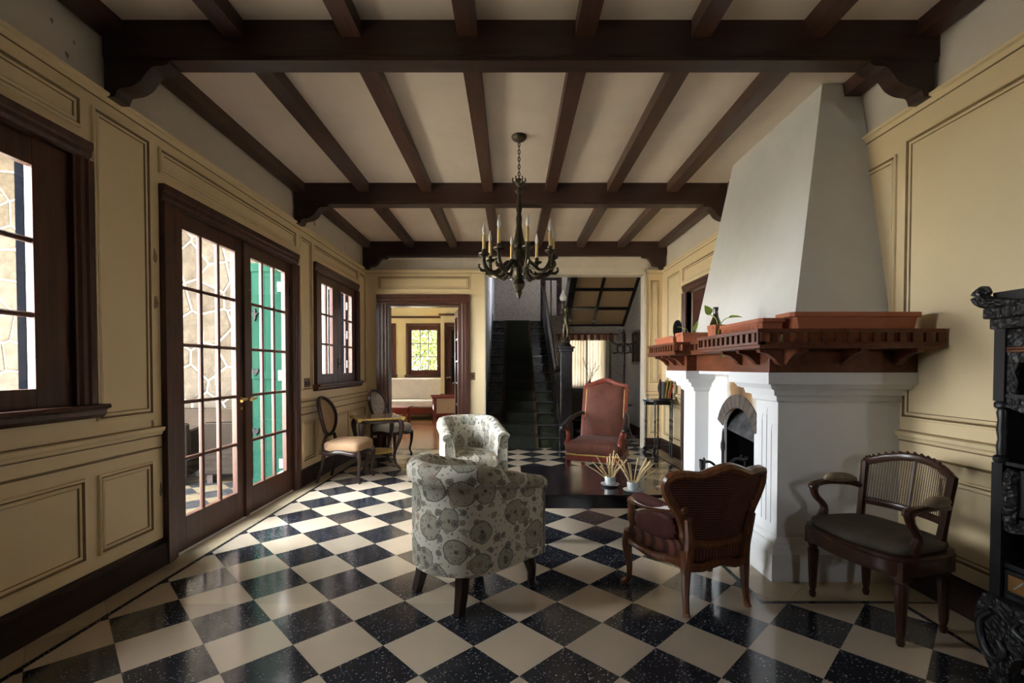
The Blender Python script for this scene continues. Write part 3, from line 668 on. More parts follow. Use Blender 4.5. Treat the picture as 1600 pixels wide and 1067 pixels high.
mb.add(P[0]+P[1], [(k, k+1, 62+k, 61+k) for k in range(60)]); mb.build('cloth', check_m, t)
part('rod', maho, t, lambda m: m.sweep([(-.66, .01, .13), (.66, .01, .13)], .016, n=8))
# ------------------------------------------------------------------ far sitting room shell
yel = M('yellow_wall_paint', (.72, .64, .38), .6, .3, var=.04)
wall('wall_sitting_back', 'yellow end wall of the sitting room with a small paned window', 'y', 12.5, 12.65, -4.6, -.6, 0, 3.0, [(-2.72, -1.88, 1.10, 2.40), (-4.0, -3.06, 1.10, 2.40)], yel)
wall('wall_sitting_side', 'side wall of the sitting room', 'x', -4.7, -4.55, FY+.18, 12.65, 0, 3.0, [(9.6, 10.6, .8, 2.2)], yel)  # unseen frameless opening added for extra light in this room
wall('wall_sitting_jog', 'short yellow wall with a dark door in the sitting room', 'y', 11.9, 12.5, -1.78, -.6, 0, 3.0, [(-1.62, -.82, 0, 2.36)], yel)
mb = MB(); mb.box(-4.7, -.6, 7.5, 12.65, 3.0, 3.1); tag(mb.build('ceiling_sitting', ceil_m, None, smooth=False), 'plain ceiling of the sitting room', 'ceiling', None, 'structure')
mb = MB(); mb.box(-4.7, -.6, 7.62, 12.6, -.05, .002); mb.box(-1.93, -.76, 7.5, 7.62, -.05, .002); tag(mb.build('floor_sitting', parquet_m, None, smooth=False), 'polished wooden floor of the sitting room', 'floor', None, 'structure')
mb = MB(); mb.box(-4.6, -1.78, 12.46, 12.5, 2.60, 2.65); mb.box(-1.82, -.6, 11.86, 11.9, 2.60, 2.65); tag(mb.build('trim_2', frame_m, None, smooth=False), 'dark picture rail in the sitting room', 'picture rail', None, 'structure')
for nm, x, lab in (('window_4', -2.30, 'small nine-paned window over the white settee'), ('window_5', -3.53, 'dark framed window half hidden at the left of the settee')):
    ww = winroot(nm, lab, x, 12.5, 'F'); casing(ww, -.48, .48, 1.08, 2.46, .06, sill=True); leaf(ww, -.42, .42, 1.10, 2.40, .09, .12, .13, 3, 3, y=-.02)
dd = winroot('door_4', 'dark wooden door in the corner of the sitting room', -1.22, 11.9, 'F'); casing(dd, -.46, .46, 0, 2.42, .07)
lf = leaf(dd, -.39, .39, .01, 2.34, .1, .1, .9, 2, 2, y=-.03, pane=soot_b); knob(lf, .33, 1.05, -.01, nickel)
# ------------------------------------------------------------------ terrace outside
mb = MB(); mb.box(-5.4, -2.55, -6, 7.45, -.15, -.036)
def checker():
    m, n, l, b = base_mat('terrace_checker', .7, .05)
    v = mapped(n, l, (1/.3, 1/.3, 1/.3), rot=(0, 0, math.pi/4)); c = n.new('ShaderNodeTexChecker'); c.inputs['Scale'].default_value = 1
    c.inputs['Color1'].default_value = (.012, .012, .013, 1); c.inputs['Color2'].default_value = (.06, .05, .035, 1); l.new(v, c.inputs['Vector']); l.new(c.outputs['Color'], b.inputs['Base Color']); return m
ter = tag(mb.build('floor_terrace', checker(), None, smooth=False), 'checkered terrace floor outside the glazed door', 'floor', None, 'structure')
tg = M('terrace_grey_tile', (.012, .012, .013), .7, .05, var=.4, vscale=20); tb_ = M('terrace_beige_tile', (.06, .046, .028), .7, .05, var=.15)
for i in range(-24, 0):
    for j in range(4, 24):
        if (i+j) % 2 == 0: continue
        c = Vector((VX, VY)) + E1*i + E2*j
        if not (-4.7 < c.x < -2.85 and 3.6 < c.y < 6.6): continue
        mb = MB(); k = .992; slab(mb, [tuple(E1*k), tuple(E2*k), tuple(-E1*k), tuple(-E2*k)], -.006, .006); mb.build('tile', tg if j % 2 else tb_, ter, smooth=False, loc=(c.x, c.y, -.036))
ws = wall('wall_terrace', 'rubble stone wall of the house wing beyond the terrace', 'y', 7.45, 7.68, -12, -2.55, 0, 4.7, [], mortar_m)
seeds = []
for r in range(11):
    for c in range(21):
        seeds.append((-11.9+.43*(c+(r % 2)*.5)+random.uniform(-.15, .15), .2+.44*r+random.uniform(-.14, .14)))
for k, (sx_, sz_) in enumerate(seeds):
    if not (-6.0 < sx_ < -3.6 or -8.8 < sx_ < -7.0): continue
    poly = clip([(sx_-.5, sz_-.5), (sx_+.5, sz_-.5), (sx_+.5, sz_+.5), (sx_-.5, sz_+.5)], (-12, -2.56, .0, 4.7))
    for q, (tx, tz) in enumerate(seeds):
        if q == k or (tx-sx_)**2+(tz-sz_)**2 > 1.2: continue
        dx, dz = tx-sx_, tz-sz_; L = math.hypot(dx, dz); dx /= L; dz /= L; lim = L/2-.013; out = []
        for i in range(len(poly)):
            p, s = poly[i-1], poly[i]; dp = lim-((p[0]-sx_)*dx+(p[1]-sz_)*dz); dq = lim-((s[0]-sx_)*dx+(s[1]-sz_)*dz)
            if (dp >= 0) != (dq >= 0): t_ = dp/(dp-dq); out.append((p[0]+(s[0]-p[0])*t_, p[1]+(s[1]-p[1])*t_))
            if dq >= 0: out.append(s)
        poly = out
        if len(poly) < 3: break
    if len(poly) < 3: continue
    d = random.uniform(.008, .02); cx_ = sum(p[0] for p in poly)/len(poly); cz_ = sum(p[1] for p in poly)/len(poly)
    mb = MB(); mb.loft([[(x, 0, z) for x, z in poly], [(cx_+(x-cx_)*.97, -d*.8, cz_+(z-cz_)*.97) for x, z in poly], [(cx_+(x-cx_)*.82, -d, cz_+(z-cz_)*.82) for x, z in poly]])
    mb.v = [(x-cx_, y, z-cz_) for x, y, z in mb.v]; mb.build('stone', stone_m, ws, ang=60, loc=(cx_, 7.45, cz_))
mb = MB(); mb.box(-12.2, -2.56, 4.6, 8.2, 4.7, 4.9); tag(mb.build('shade_roof', M('shade_roof_paint', (.16, .22, .20), .6, .3), None, smooth=False), 'added porch roof shading the rubble stone wall', 'roof', None, 'structure')  # out-of-view roof added to keep sky light off stone and terrace

mb = MB(); mb.box(-30, -5.4, -20, 7.45, -.3, -.05); mb.box(-5.4, -4.6, -20, 3.9, -.3, -.034); mb.box(-30, -5.4, 7.68, 30, -.3, -.05); mb.box(-5.4, 12, 12.7, 30, -.3, -.05)
tag(mb.build('ground', M('bounce_gravel', (.50, .46, .38), .9, .2, var=.15, vscale=8), None, smooth=False), 'pale gravel ground added to bounce light into the house', 'ground', None, 'structure')  # bright ground added as a reflector towards the ceiling

# trees behind the house, seen through the sitting room windows
fol = M('tree_foliage', (.055, .075, .018), .7, .1, var=.5, vscale=3); bark = M('tree_bark', (.03, .022, .015), .9, .1)
def tree(label, x, y, h, r, n, seed):
    rnd = random.Random(seed); t = thing('tree', label, 'tree', (x, y, -.05), 0, 'trees behind the sitting room')
    part('trunk', bark, t, lambda m: m.tube([(0, 0, 0, .14), (.05, 0, h*.3, .11), (-.05, .05, h*.6, .07)], 4, 8, up=(1, 0, 0)))
    def crown(m):
        for _ in range(n):
            a, u, q = rnd.uniform(0, 6.283), rnd.uniform(-1, 1), rnd.random()**.4
            p = Vector((r*q*math.cos(a)*math.sqrt(1-u*u), r*q*math.sin(a)*math.sqrt(1-u*u), h*.62+h*.42*q*u))
            d = Vector((rnd.uniform(-1, 1), rnd.uniform(-1, 1), rnd.uniform(-1, 1))).normalized(); s = d.orthogonal().normalized(); L = rnd.uniform(.10, .18)
            m.add([p, p+d*L*.5+s*L*.3, p+d*L, p+d*L*.5-s*L*.3], [(0, 1, 2, 3)])
    o = part('crown', fol, t, crown, smooth=False); o['kind'] = 'stuff'
tree('leafy green tree outside the nine-paned sitting room window', -2.6, 15.2, 4.2, 1.7, 6500, 3)
tree('leafy green tree farther left behind the sitting room', -7.0, 15.8, 4.4, 1.8, 5000, 4)
# ------------------------------------------------------------------ fireplace
fp = thing('fireplace', 'white painted fireplace with tapered plaster hood and mahogany mantel', 'fireplace', (0, 0, 0))
def stepped(name, parent, y0, y1, steps, x0=1.64):
    mb = MB()
    for z0, z1, o0, o1 in steps:
        r = lambda o, z: [(x0-o, y0-o, z), (RX, y0-o, z), (RX, y1+o, z), (x0-o, y1+o, z)]
        mb.loft([r(o0, z0), r(o1, z1)])
    return mb.build(name, white_m, parent, smooth=False)
for y0, y1 in ((2.90, 3.15), (4.21, 4.48)):
    mb = MB(); mb.box(1.64, RX, y0, y1, 0, 1.27); pr_ = mb.build('pier', white_m, fp, smooth=False)
    stepped('plinth', pr_, y0, y1, [(0, .165, .062, .060), (.165, .185, .060, .045), (.185, .215, .045, .030), (.215, .24, .022, .012), (.24, .25, .012, .004)])
    stepped('capital', pr_, y0, y1, [(1.085, 1.095, .004, .012), (1.095, 1.125, .020, .024), (1.125, 1.13, .034, .034), (1.13, 1.165, .052, .060), (1.165, 1.17, .075, .075), (1.17, 1.20, .088, .105), (1.20, 1.27, .130, .134)])
    if y0 < 3:
        for yy, zz in ((2.97, .90), (3.025, 1.0), (3.08, .96)):
            mb = MB(); mb.box(1.6385, 1.641, yy-.0025, yy+.0025, .32, zz); mb.add([(1.6385, yy-.002, zz), (1.6385, yy+.003, zz), (1.6385, yy-.010, zz+.045), (1.6385, yy-.013, zz+.04)], [(0, 1, 2, 3)]); mb.build('incised_line', M('incised_grey', (.25, .25, .27), .7, .2) if 'incised_grey' not in MATS else MATS['incised_grey'], pr_, smooth=False)
AC_Y, AC_Z, AR, AO, AH = 3.66, .705, .28, .385, math.radians(61)
mb = MB()
arc = [(AC_Y+AR*math.sin(-AH+2*AH*k/16), AC_Z+AR*math.cos(-AH+2*AH*k/16)) for k in range(17)]
ya, yb, zs = arc[0][0], arc[-1][0], arc[0][1]
mb.box(1.76, 1.785, 3.15, ya, 0, zs); mb.box(1.76, 1.785, yb, 4.21, 0, zs); mb.box(1.76, 1.785, 3.15, ya, zs, 1.27); mb.box(1.76, 1.785, yb, 4.21, zs, 1.27)
for (p, q) in zip(arc, arc[1:]): mb.add([(1.76, p[0], p[1]), (1.76, q[0], q[1]), (1.76, q[0], 1.27), (1.76, p[0], 1.27), (1.785, p[0], p[1]), (1.785, q[0], q[1])], [(3, 2, 1, 0), (0, 1, 5, 4)])
mb.build('recess_wall', soot_m, fp, smooth=False)
mb = MB(); mb.box(1.62, 2.39, 3.15, 4.21, 1.245, 1.27); mb.build('recess_lintel', white_m, fp, smooth=False)
mb = MB(); mb.box(1.62, 1.88, 3.15, 4.21, 0, .05); mb.build('hearth', brick_m, fp, smooth=False)
for k in range(11):
    a0, a1 = -AH-.1+2*(AH+.1)*k/11+.008, -AH-.1+2*(AH+.1)*(k+1)/11-.008
    P = [(AC_Y+r*math.sin(a), AC_Z+r*math.cos(a)) for r, a in ((AR+.002, a0), (AO, a0), (AO, a1), (AR+.002, a1))]
    mb = MB(); mb.extr(P, (1.765, 0, 0), (0, 1, 0), (0, 0, 1), (-.012, 0, 0)); mb.build('brick', brick_m, fp, smooth=False)
mb = MB(); mb.box(2.25, 2.28, 3.3, 4.0, 0, 1.2); mb.box(1.785, 2.28, 3.3, 3.36, 0, 1.2); mb.box(1.785, 2.28, 3.96, 4.0, 0, 1.2); mb.box(1.785, 2.28, 3.3, 4.0, 1.15, 1.2); mb.box(1.80, 2.28, 3.3, 4.0, .0, .06); mb.build('firebox', soot_b, fp, smooth=False)
mb = MB(); q = [(AC_Y-.235, .74), (AC_Y+.235, .80)]
mb.add([(1.79, AC_Y-.25, .74), (1.79, AC_Y+.25, .79), (1.90, AC_Y+.25, 1.02), (1.90, AC_Y-.25, .98), (1.80, AC_Y-.25, .735), (1.80, AC_Y+.25, .785), (1.91, AC_Y+.25, 1.015), (1.91, AC_Y-.25, .975)], [(0, 1, 2, 3), (7, 6, 5, 4), (0, 4, 5, 1), (1, 5, 6, 2), (2, 6, 7, 3), (3, 7, 4, 0)]); mb.build('smoke_flap', ash_m, fp, smooth=False)
mb = MB()
r4 = lambda x, y0, y1, z: [(x, y0, z), (RX+.01, y0, z), (RX+.01, y1, z), (x, y1, z)]
mb.loft([r4(1.745, 2.95, 4.60, 1.42), r4(2.14, 3.29, 4.60, CZ)]); mb.build('hood', hood_m, fp, smooth=False)
for a, y0, y1 in ((1.515, 2.775, 3.275), (1.60, 3.275, 4.085), (1.515, 4.085, 4.605)):
    mb = MB(); mb.box(a, RX, y0, y1, 1.27, 1.405); mb.build('fascia', maho, fp, smooth=False, bev=.003)
OUT = [(2.36, 2.565), (1.345, 2.565), (1.345, 3.42), (1.50, 3.42), (1.50, 3.945), (1.365, 3.945), (1.365, 4.73), (2.36, 4.73)]
mb = MB(); mb.extr(OUT, (0, 0, 1.405), (1, 0, 0), (0, 1, 0), (0, 0, .02)); shelf = mb.build('mantel_shelf', maho, fp, smooth=False, bev=.004)
SEG = [((2.35, 2.588), (1.365, 2.588)), ((1.365, 2.588), (1.365, 3.405)), ((1.365, 3.405), (1.52, 3.405)), ((1.52, 3.405), (1.52, 3.965)), ((1.52, 3.965), (1.385, 3.965)), ((1.385, 3.965), (1.385, 4.715))]
slat_me = None
for (a, b) in SEG:
    ax, ay = a; bx, by = b; L = math.hypot(bx-ax, by-ay); hx, hy = (L/2, .011) if abs(by-ay) < 1e-6 else (.011, L/2); mx, my = (ax+bx)/2, (ay+by)/2
    mb = MB(); mb.box(mx-hx-.011, mx+hx+.011, my-hy-(.011 if hy > hx else 0), my+hy+(.011 if hy > hx else 0), 1.4255, 1.4405); mb.build('bottom_rail', maho, shelf, smooth=False)
    mb = MB(); mb.box(mx-hx-.013, mx+hx+.013, my-hy-(.013 if hy > hx else .003), my+hy+(.013 if hy > hx else .003), 1.492, 1.512); mb.build('top_rail', maho, shelf, smooth=False)
    n = max(2, round(L/.068))
    for k in range(n+1):
        t = k/n; x, y = ax+(bx-ax)*t, ay+(by-ay)*t
        mb = MB(); w_ = .017 if 0 < k < n else .02
        h = (w_, .009) if abs(by-ay) < 1e-6 else (.009, w_)
        mb.box(-h[0], h[0], -h[1], h[1], 1.4405, 1.492); mb.build('slat', maho, shelf, smooth=False, loc=(x, y, 0))
BRK = [(0, 0), (.13, 0), (.125, -.02), (.08, -.03), (.04, -.06), (.02, -.085), (0, -.09)]
for y in (2.66, 2.90, 3.12, 4.16, 4.36, 4.56):
    x = 1.515; mb = MB(); mb.extr(BRK, (x, y-.02, 1.405), (-1, 0, 0), (0, 0, 1), (0, .04, 0)); mb.build('bracket', maho, shelf, smooth=False)
for x in (1.62, 1.95, 2.26):
    mb = MB(); mb.extr([(a*1.3, b) for a, b in BRK], (x-.02, 2.775, 1.405), (0, -1, 0), (0, 0, 1), (.04, 0, 0)); mb.build('bracket', maho, shelf, smooth=False)
# planters on the mantel
def planter(label, x, y, L, W, H, rz=0, ribs=False):
    t = thing('planter', label, 'planter', (x, y, 1.426), rz)
    def body(m):
        R = lambda k, z: [(sx*(L/2*k-.012*(i in (0, 3))), sy*(W/2*k-.012*(i in (1, 2))), z) for sx, sy, i in ((-1, -1, 0), (-1, -1, 1), (1, -1, 2), (1, -1, 3), (1, 1, 0), (1, 1, 1), (-1, 1, 2), (-1, 1, 3))]
        def rr(l_, w_, z, c=.016): return [(-l_/2, -w_/2+c, z), (-l_/2+c, -w_/2, z), (l_/2-c, -w_/2, z), (l_/2, -w_/2+c, z), (l_/2, w_/2-c, z), (l_/2-c, w_/2, z), (-l_/2+c, w_/2, z), (-l_/2, w_/2-c, z)]
        m.loft([rr(L*.86, W*.78, 0), rr(L*.95, W*.93, H*.86)])
        if ribs:
            k = int(L/.02)
            for q in range(k):
                for s in (1, -1): m.box(-L*.43+q*L*.86/k, -L*.43+q*L*.86/k+.008, s*W*.455-.003, s*W*.455+.003, H*.42, H*.80)
    def rim(m):
        def rr(l_, w_, z, c=.018): return [(-l_/2, -w_/2+c, z), (-l_/2+c, -w_/2, z), (l_/2-c, -w_/2, z), (l_/2, -w_/2+c, z), (l_/2, w_/2-c, z), (l_/2-c, w_/2, z), (-l_/2+c, w_/2, z), (-l_/2, w_/2-c, z)]
        m.loft([rr(L*.955, W*.94, H*.84), rr(L, W, H*.86), rr(L, W, H*.99), rr(L-.012, W-.012, H), rr(L-.03, W-.03, H*.99), rr(L-.035, W-.035, H*.9)])
    part('body', terra, t, body, ang=25); part('rim', terra, t, rim, ang=25)
    part('soil', soot_b, t, lambda m: m.box(-L*.45, L*.45, -W*.42, W*.42, H*.85, H*.9), smooth=False)
    return t
planter('long terracotta planter along the near edge of the mantel shelf', 1.93, 2.725, .74, .18, .185)
planter('ribbed terracotta planter beside the long one on the mantel corner', 1.485, 2.95, .54, .155, .155, math.pi/2, True)
planter('small square terracotta pot in front of the brown bottle', 1.45, 3.32, .12, .115, .17)
planter('terracotta planter set crossways at the mantel step with a seedling', 1.56, 4.06, .27, .15, .17)
planter('low terracotta planter at the far end of the mantel shelf', 1.485, 4.44, .50, .14, .155, math.pi/2)
t = thing('bottle', 'brown glass bottle behind a small square pot on the mantel', 'bottle', (1.485, 3.44, 1.426))
part('body', bottle_m, t, lambda m: m.lathe([(.040, 0), (.043, .01), (.043, .16), (.040, .19), (.021, .24), (.015, .28), (.017, .285), (.017, .295)], 16)); part('label_patch', paper_m, t, lambda m: m.lathe([(.0435, .10), (.0438, .15)], 16)); part('cap', iron, t, lambda m: m.lathe([(.018, .293), (.018, .31), (.013, .312)], 12))
def leafmesh(mb, p, d, n_, L, W):
    p, d, n_ = Vector(p), Vector(d).normalized(), Vector(n_); s = d.cross(n_).normalized(); n_ = s.cross(d)
    q = []
    for t_, w_ in ((0, .05), (.12, .75), (.35, 1), (.65, .7), (.88, .28), (1, .0)):
        c = p+d*(L*t_) - n_*(L*.25*t_*t_)
        q += [c-s*(W*w_/2)+n_*W*.12*w_, c, c+s*(W*w_/2)+n_*W*.12*w_]
    mb.add(q, [(i*3+k, i*3+k+1, i*3+4+k, i*3+3+k) for i in range(5) for k in range(2)])
def plant(label, loc, leaves, stems):
    t = thing('plant', label, 'plant', loc)
    for s in stems: part('stem', leaf_m, t, lambda m: m.sweep(cat(s, 4), .003, n=5))
    for a in leaves: part('leaf', leaf_m, t, lambda m: leafmesh(m, *a))
plant('trailing light green plant in the small square pot by the bottle', (1.45, 3.32, 1.582), [((-.065, -.02, .085), (-.35, -.1, .7), (0, -1, .2), .075, .06), ((.05, -.05, .06), (.8, -.3, .2), (0, -.5, 1), .09, .055), ((-.03, -.06, -.10), (.2, -.3, -1), (-.3, -1, 0), .085, .05), ((.0, -.07, -.17), (.1, -.1, -1), (-.3, -1, 0), .05, .03)],
      [[(0, 0, 0), (-.02, -.01, .06), (-.065, -.02, .085)], [(0, 0, 0), (.03, -.03, .05), (.05, -.05, .06)], [(0, -.02, 0), (-.01, -.065, .005), (-.03, -.075, -.05), (-.03, -.07, -.11)], [(.01, -.02, 0), (.015, -.07, 0), (.01, -.085, -.08), (0, -.075, -.17)]])
plant('small green seedling in the crossways planter', (1.53, 4.06, 1.58), [((.03, 0, .03), (.4, -.2, .9), (0, -1, .1), .10, .035), ((-.05, 0, .05), (-.6, -.2, .3), (0, -.4, 1), .07, .035)], [[(0, 0, 0), (.02, 0, .02), (.03, 0, .03)], [(0, 0, 0), (-.03, 0, .05), (-.05, 0, .05)]])
t = thing('jar', 'small clear glass jar beside the bottle on the mantel', 'jar', (1.59, 3.40, 1.426))
part('body', ceramic, t, lambda m: m.lathe([(.025, 0), (.03, .01), (.03, .10), (.024, .115)], 14)); part('lid', leaf_m, t, lambda m: m.lathe([(.027, .115), (.027, .13), (.02, .132)], 14))
t = thing('oval_mirror', 'small dark oval mirror standing at the far end of the mantel', 'mirror', (1.60, 4.55, 1.426), 0)
ov = [(.042*math.cos(2*math.pi*k/28), .17+.09*math.sin(2*math.pi*k/28)+.07) for k in range(28)]
part('frame', iron, t, lambda m: (m.extr(ov, (0, 0, 0), (1, 0, 0), (0, 0, 1), (0, .02, 0)), m.box(-.05, .05, -.03, .05, 0, .015), m.sweep([(0, .01, .01), (0, .01, .16)], .008, n=6)))
part('glass', soot_b, t, lambda m: m.extr([(a*.8, .24+(b-.24)*.86) for a, b in ov], (0, -.003, 0), (1, 0, 0), (0, 0, 1), (0, .004, 0)))
# fire irons and basket
t = thing('fire_tool_stand', 'black wrought iron fire tool stand before the hearth', 'fire irons', (1.50, 3.34, 0))
part('base', iron, t, lambda m: [m.sweep(cat([(0, 0, .06), (.10*math.cos(a), .10*math.sin(a), .05), (.15*math.cos(a), .15*math.sin(a), .0)], 4), .012, n=6) for a in (.5, 2.6, 4.7)])
def twist(m, x, y, z0, z1, r, turns, n=40):
    rings = []
    for k in range(n+1):
        a = turns*2*math.pi*k/n; z = z0+(z1-z0)*k/n
        rings.append([(x+r*math.cos(a+q*math.pi/2)*(1 if q % 2 else 1), y+r*math.sin(a+q*math.pi/2), z) for q in range(4)])
    m.loft(rings)
part('shaft', iron, t, lambda m: (twist(m, 0, 0, .05, .58, .016, 5), m.lathe([(.010, .58), (.018, .6), (.010, .62), (.010, .70), (.016, .73), (.016, .76), (.009, .79), (.007, .84), (.002, .87)], 10)))
for s, z in ((-1, .60), (1, .62)):
    part('arm', iron, t, lambda m: (m.sweep(cat([(0, 0, z-.14), (s*.04, 0, z-.02), (s*.09, 0, z+.03), (s*.15, -.01, z+.03), (s*.165, -.01, z+.05)], 5), [.010]*21, n=6), m.sweep([(s*.12, 0, z+.03), (s*.135, 0, z+.06)], .006, n=5)))
part('poker', iron, t, lambda m: (m.sweep([(-.148, -.012, .63), (-.148, -.012, .08)], .008, n=6), m.lathe([(.016, .56), (.022, .60), (.022, .635), (.01, .65)], 8, (-.148, -.012, 0))))
part('shovel', iron, t, lambda m: (m.sweep([(.148, -.012, .63), (.148, -.012, .2)], .007, n=6), m.box(.10, .196, -.02, -.008, .06, .2)))
t = thing('fire_basket', 'wire fire basket standing inside the arched firebox', 'fire basket', (1.97, 3.66, .06))
def bask(m):
    for y in [(-.24+.03*k) for k in range(17)]: m.sweep([(-.10, y, 0), (-.13, y, .38+.03*math.sin(y*12))], .003, n=4)
    for z in [.05+.03*k for k in range(12)]: m.sweep([(-.10-.03*z/.38, -.24, z), (-.10-.03*z/.38, .24, z)], .003, n=4)
part('wire_mesh', nickel, t, bask); part('rim', nickel, t, lambda m: m.sweep([(-.13, -.25, .39), (-.13, .25, .39)], .008, n=6))
for s in (-1, 1): part('leg', iron, t, lambda m: m.sweep([(-.10, .22*s, 0), (-.13, .22*s, .40)], .01, n=6))
# ------------------------------------------------------------------ tub chairs
def tub(label, loc, rz):
    t = thing('tub_chair', label, 'armchair', loc, rz, 'floral tub chairs by the low table')
    a, fy = .300, .33; NP = 44; path = []
    Ls = [fy, math.pi*a, fy]; tot = sum(Ls)
    for k in range(NP+1):
        s = tot*k/NP
        if s < fy: path.append(((-a, fy-s), (-1, 0), s))
        elif s < fy+math.pi*a:
            q = (s-fy)/a; path.append(((-a*math.cos(q), -a*math.sin(q)*1.02), (-math.cos(q), -math.sin(q)), s))
        else: path.append(((a, s-fy-math.pi*a), (1, 0), s))
    sec = [(-.085, .22), (0, .205), (.004, .30), (.004, .45), (.002, .58), (.004, .665), (.020, .675), (.032, .705), (.032, .745), (.016, .775), (-.015, .788), (-.05, .782), (-.080, .755), (-.092, .71), (-.088, .62), (-.088, .50), (-.095, .40)]
    mb = MB(); V = []; UV = []
    vl = [0]
    for p, q in zip(sec, sec[1:]): vl.append(vl[-1]+math.hypot(q[0]-p[0], q[1]-p[1]))
    n = len(sec)
    for (p, nn, s) in path:
        f = max(0, (p[1]+.12)/(fy+.12)); drop = .12*f
        for j, (o, z) in enumerate(sec):
            zz = z if z < .5 else z-drop*(z-.5)/.28
            V.append((p[0]+nn[0]*o, p[1]+nn[1]*o, zz)); UV.append((s, vl[j]))
    mb.add(V, [(i*n+j, (i+1)*n+j, (i+1)*n+j+1, i*n+j+1) for i in range(NP) for j in range(n-1)], 0, UV)
    for i, fl in ((0, 1), (NP, -1)):
        ring = [V[i*n+j] for j in range(n)]; c = [(x+(.0)*0, y+.012, z) for x, y, z in ring]
        mb.add(ring+c, [(j, j+1, n+j+1, n+j) if fl == 1 else (n+j, n+j+1, j+1, j) for j in range(n-1)], 0, [(ring[j][0]+3, ring[j][2]) for j in range(n)]*2)
        mb.add(c, [tuple(range(n)) if fl == 1 else tuple(range(n))[::-1]], 0, [(q[0]*1.0+5, q[2]) for q in c])
    mb.build('shell', floral_m, t, ang=60)
    part('seam', M('welt', (.30, .29, .22), .8, .2) if 'welt' not in MATS else MATS['welt'], t, lambda m: [m.sweep([(s_*(a-.088), fy+.014, .22), (s_*(a-.088), fy+.014, .50), (s_*(a-.06), fy+.014, .625), (s_*(a-.02), fy+.014, .64), (s_*(a+.02), fy+.014, .625), (s_*(a+.006), fy+.014, .55), (s_*(a+.004), fy+.014, .21)], .006, n=6) for s_ in (1, -1)])
    ol = cat([(-.21, .36), (-.21, .0), (-.15, -.16), (0, -.215), (.15, -.16), (.21, 0), (.21, .36), (.1, .38), (-.1, .38)], 4, True)
    def cush(m):
        m.pad(ol, .33, .44, .03); m.uv = [(x*1.0+9, y+z*.8) for x, y, z in m.v]; m.hasuv = True
    part('seat_cushion', floral_m, t, cush, ang=70)
    def apron(m):
        m.box(-.215, .215, -.2, fy+.005, .205, .34); m.uv = [(x+2+y*.3, z) for x, y, z in m.v]; m.hasuv = True
    part('seat_base', floral_m, t, apron, bev=.01)
    for s_ in (1, -1):
        part('leg', darkwood, t, lambda m: m.sweep([(.172*s_, -.165, .24), (.184*s_, -.185, .1), (.195*s_, -.21, 0)], [.028, .025, .021], n=4, sec=[(1, 1), (-1, 1), (-1, -1), (1, -1)], up=(1, 0, 0)))
        part('leg', darkwood, t, lambda m: m.tube([(.20*s_, .27, .24, .045), (.225*s_, .295, .17, .042), (.235*s_, .31, .09, .028), (.235*s_, .31, .03, .024), (.25*s_, .325, 0, .028)], 4, 8, up=(1, 0, 0)))
    return t
tub('floral tub chair with its back to the camera, nearest the middle of the floor', (-.265, 2.735, 0), face(.70, .71))
tub('floral tub chair farther off, facing the camera near the stairs', (-.435, 4.86, 0), face(.30, -.95))
# ------------------------------------------------------------------ low black table with two cups of dried grass
t = thing('coffee_table', 'low square black lacquered table in the middle of the seating', 'table', (.60, 3.98, 0))
part('top', tabletop_m, t, lambda m: m.box(-.515, .515, -.515, .515, .335, .36), bev=.004, smooth=False)
for s in ((0, -1), (0, 1), (1, 0), (-1, 0)):
    part('apron', tabletop_m, t, lambda m: m.box(-.47 if s[0] == 0 else s[0]*.47-.012, .47 if s[0] == 0 else s[0]*.47+.012, -.47 if s[1] == 0 else s[1]*.47-.012, .47 if s[1] == 0 else s[1]*.47+.012, .25, .335), smooth=False)
for sx in (1, -1):
    for sy in (1, -1): part('leg', tabletop_m, t, lambda m: m.box(sx*.455-.03, sx*.455+.03, sy*.455-.03, sy*.455+.03, 0, .335), smooth=False)
def cup(label, x, y, seed, nst):
    rnd = random.Random(seed)
    t = thing('grass_cup', label, 'cup', (x, y, .36))
    part('saucer', ceramic, t, lambda m: m.lathe([(.03, 0), (.04, .004), (.072, .014), (.074, .018), (.04, .01), (.0, .008)], 24))
    part('cup', ceramic, t, lambda m: m.lathe([(.026, .008), (.034, .014), (.042, .04), (.044, .075), (.041, .077), (.038, .04), (.0, .03)], 20))
    for k in range(nst):
        a = rnd.uniform(0, 6.28); r = rnd.uniform(.04, .16); h = rnd.uniform(.12, .24)
        if k == 0: a, r, h = math.pi*.95 if seed == 1 else .2, .19, .13
        part('stalk', straw, t, lambda m: m.sweep([(.012*math.cos(a), .012*math.sin(a), .04), (r*.55*math.cos(a), r*.55*math.sin(a), h*.62+.03), (r*math.cos(a), r*math.sin(a), h+.03)], [.0025, .004, .006 if k % 2 else .0035], n=5))
cup('pale cup of dried grass stalks farther back on the black table', .785, 3.74, 1, 22)
cup('pale cup of dried grass stalks nearest the corner of the black table', .92, 3.56, 2, 18)
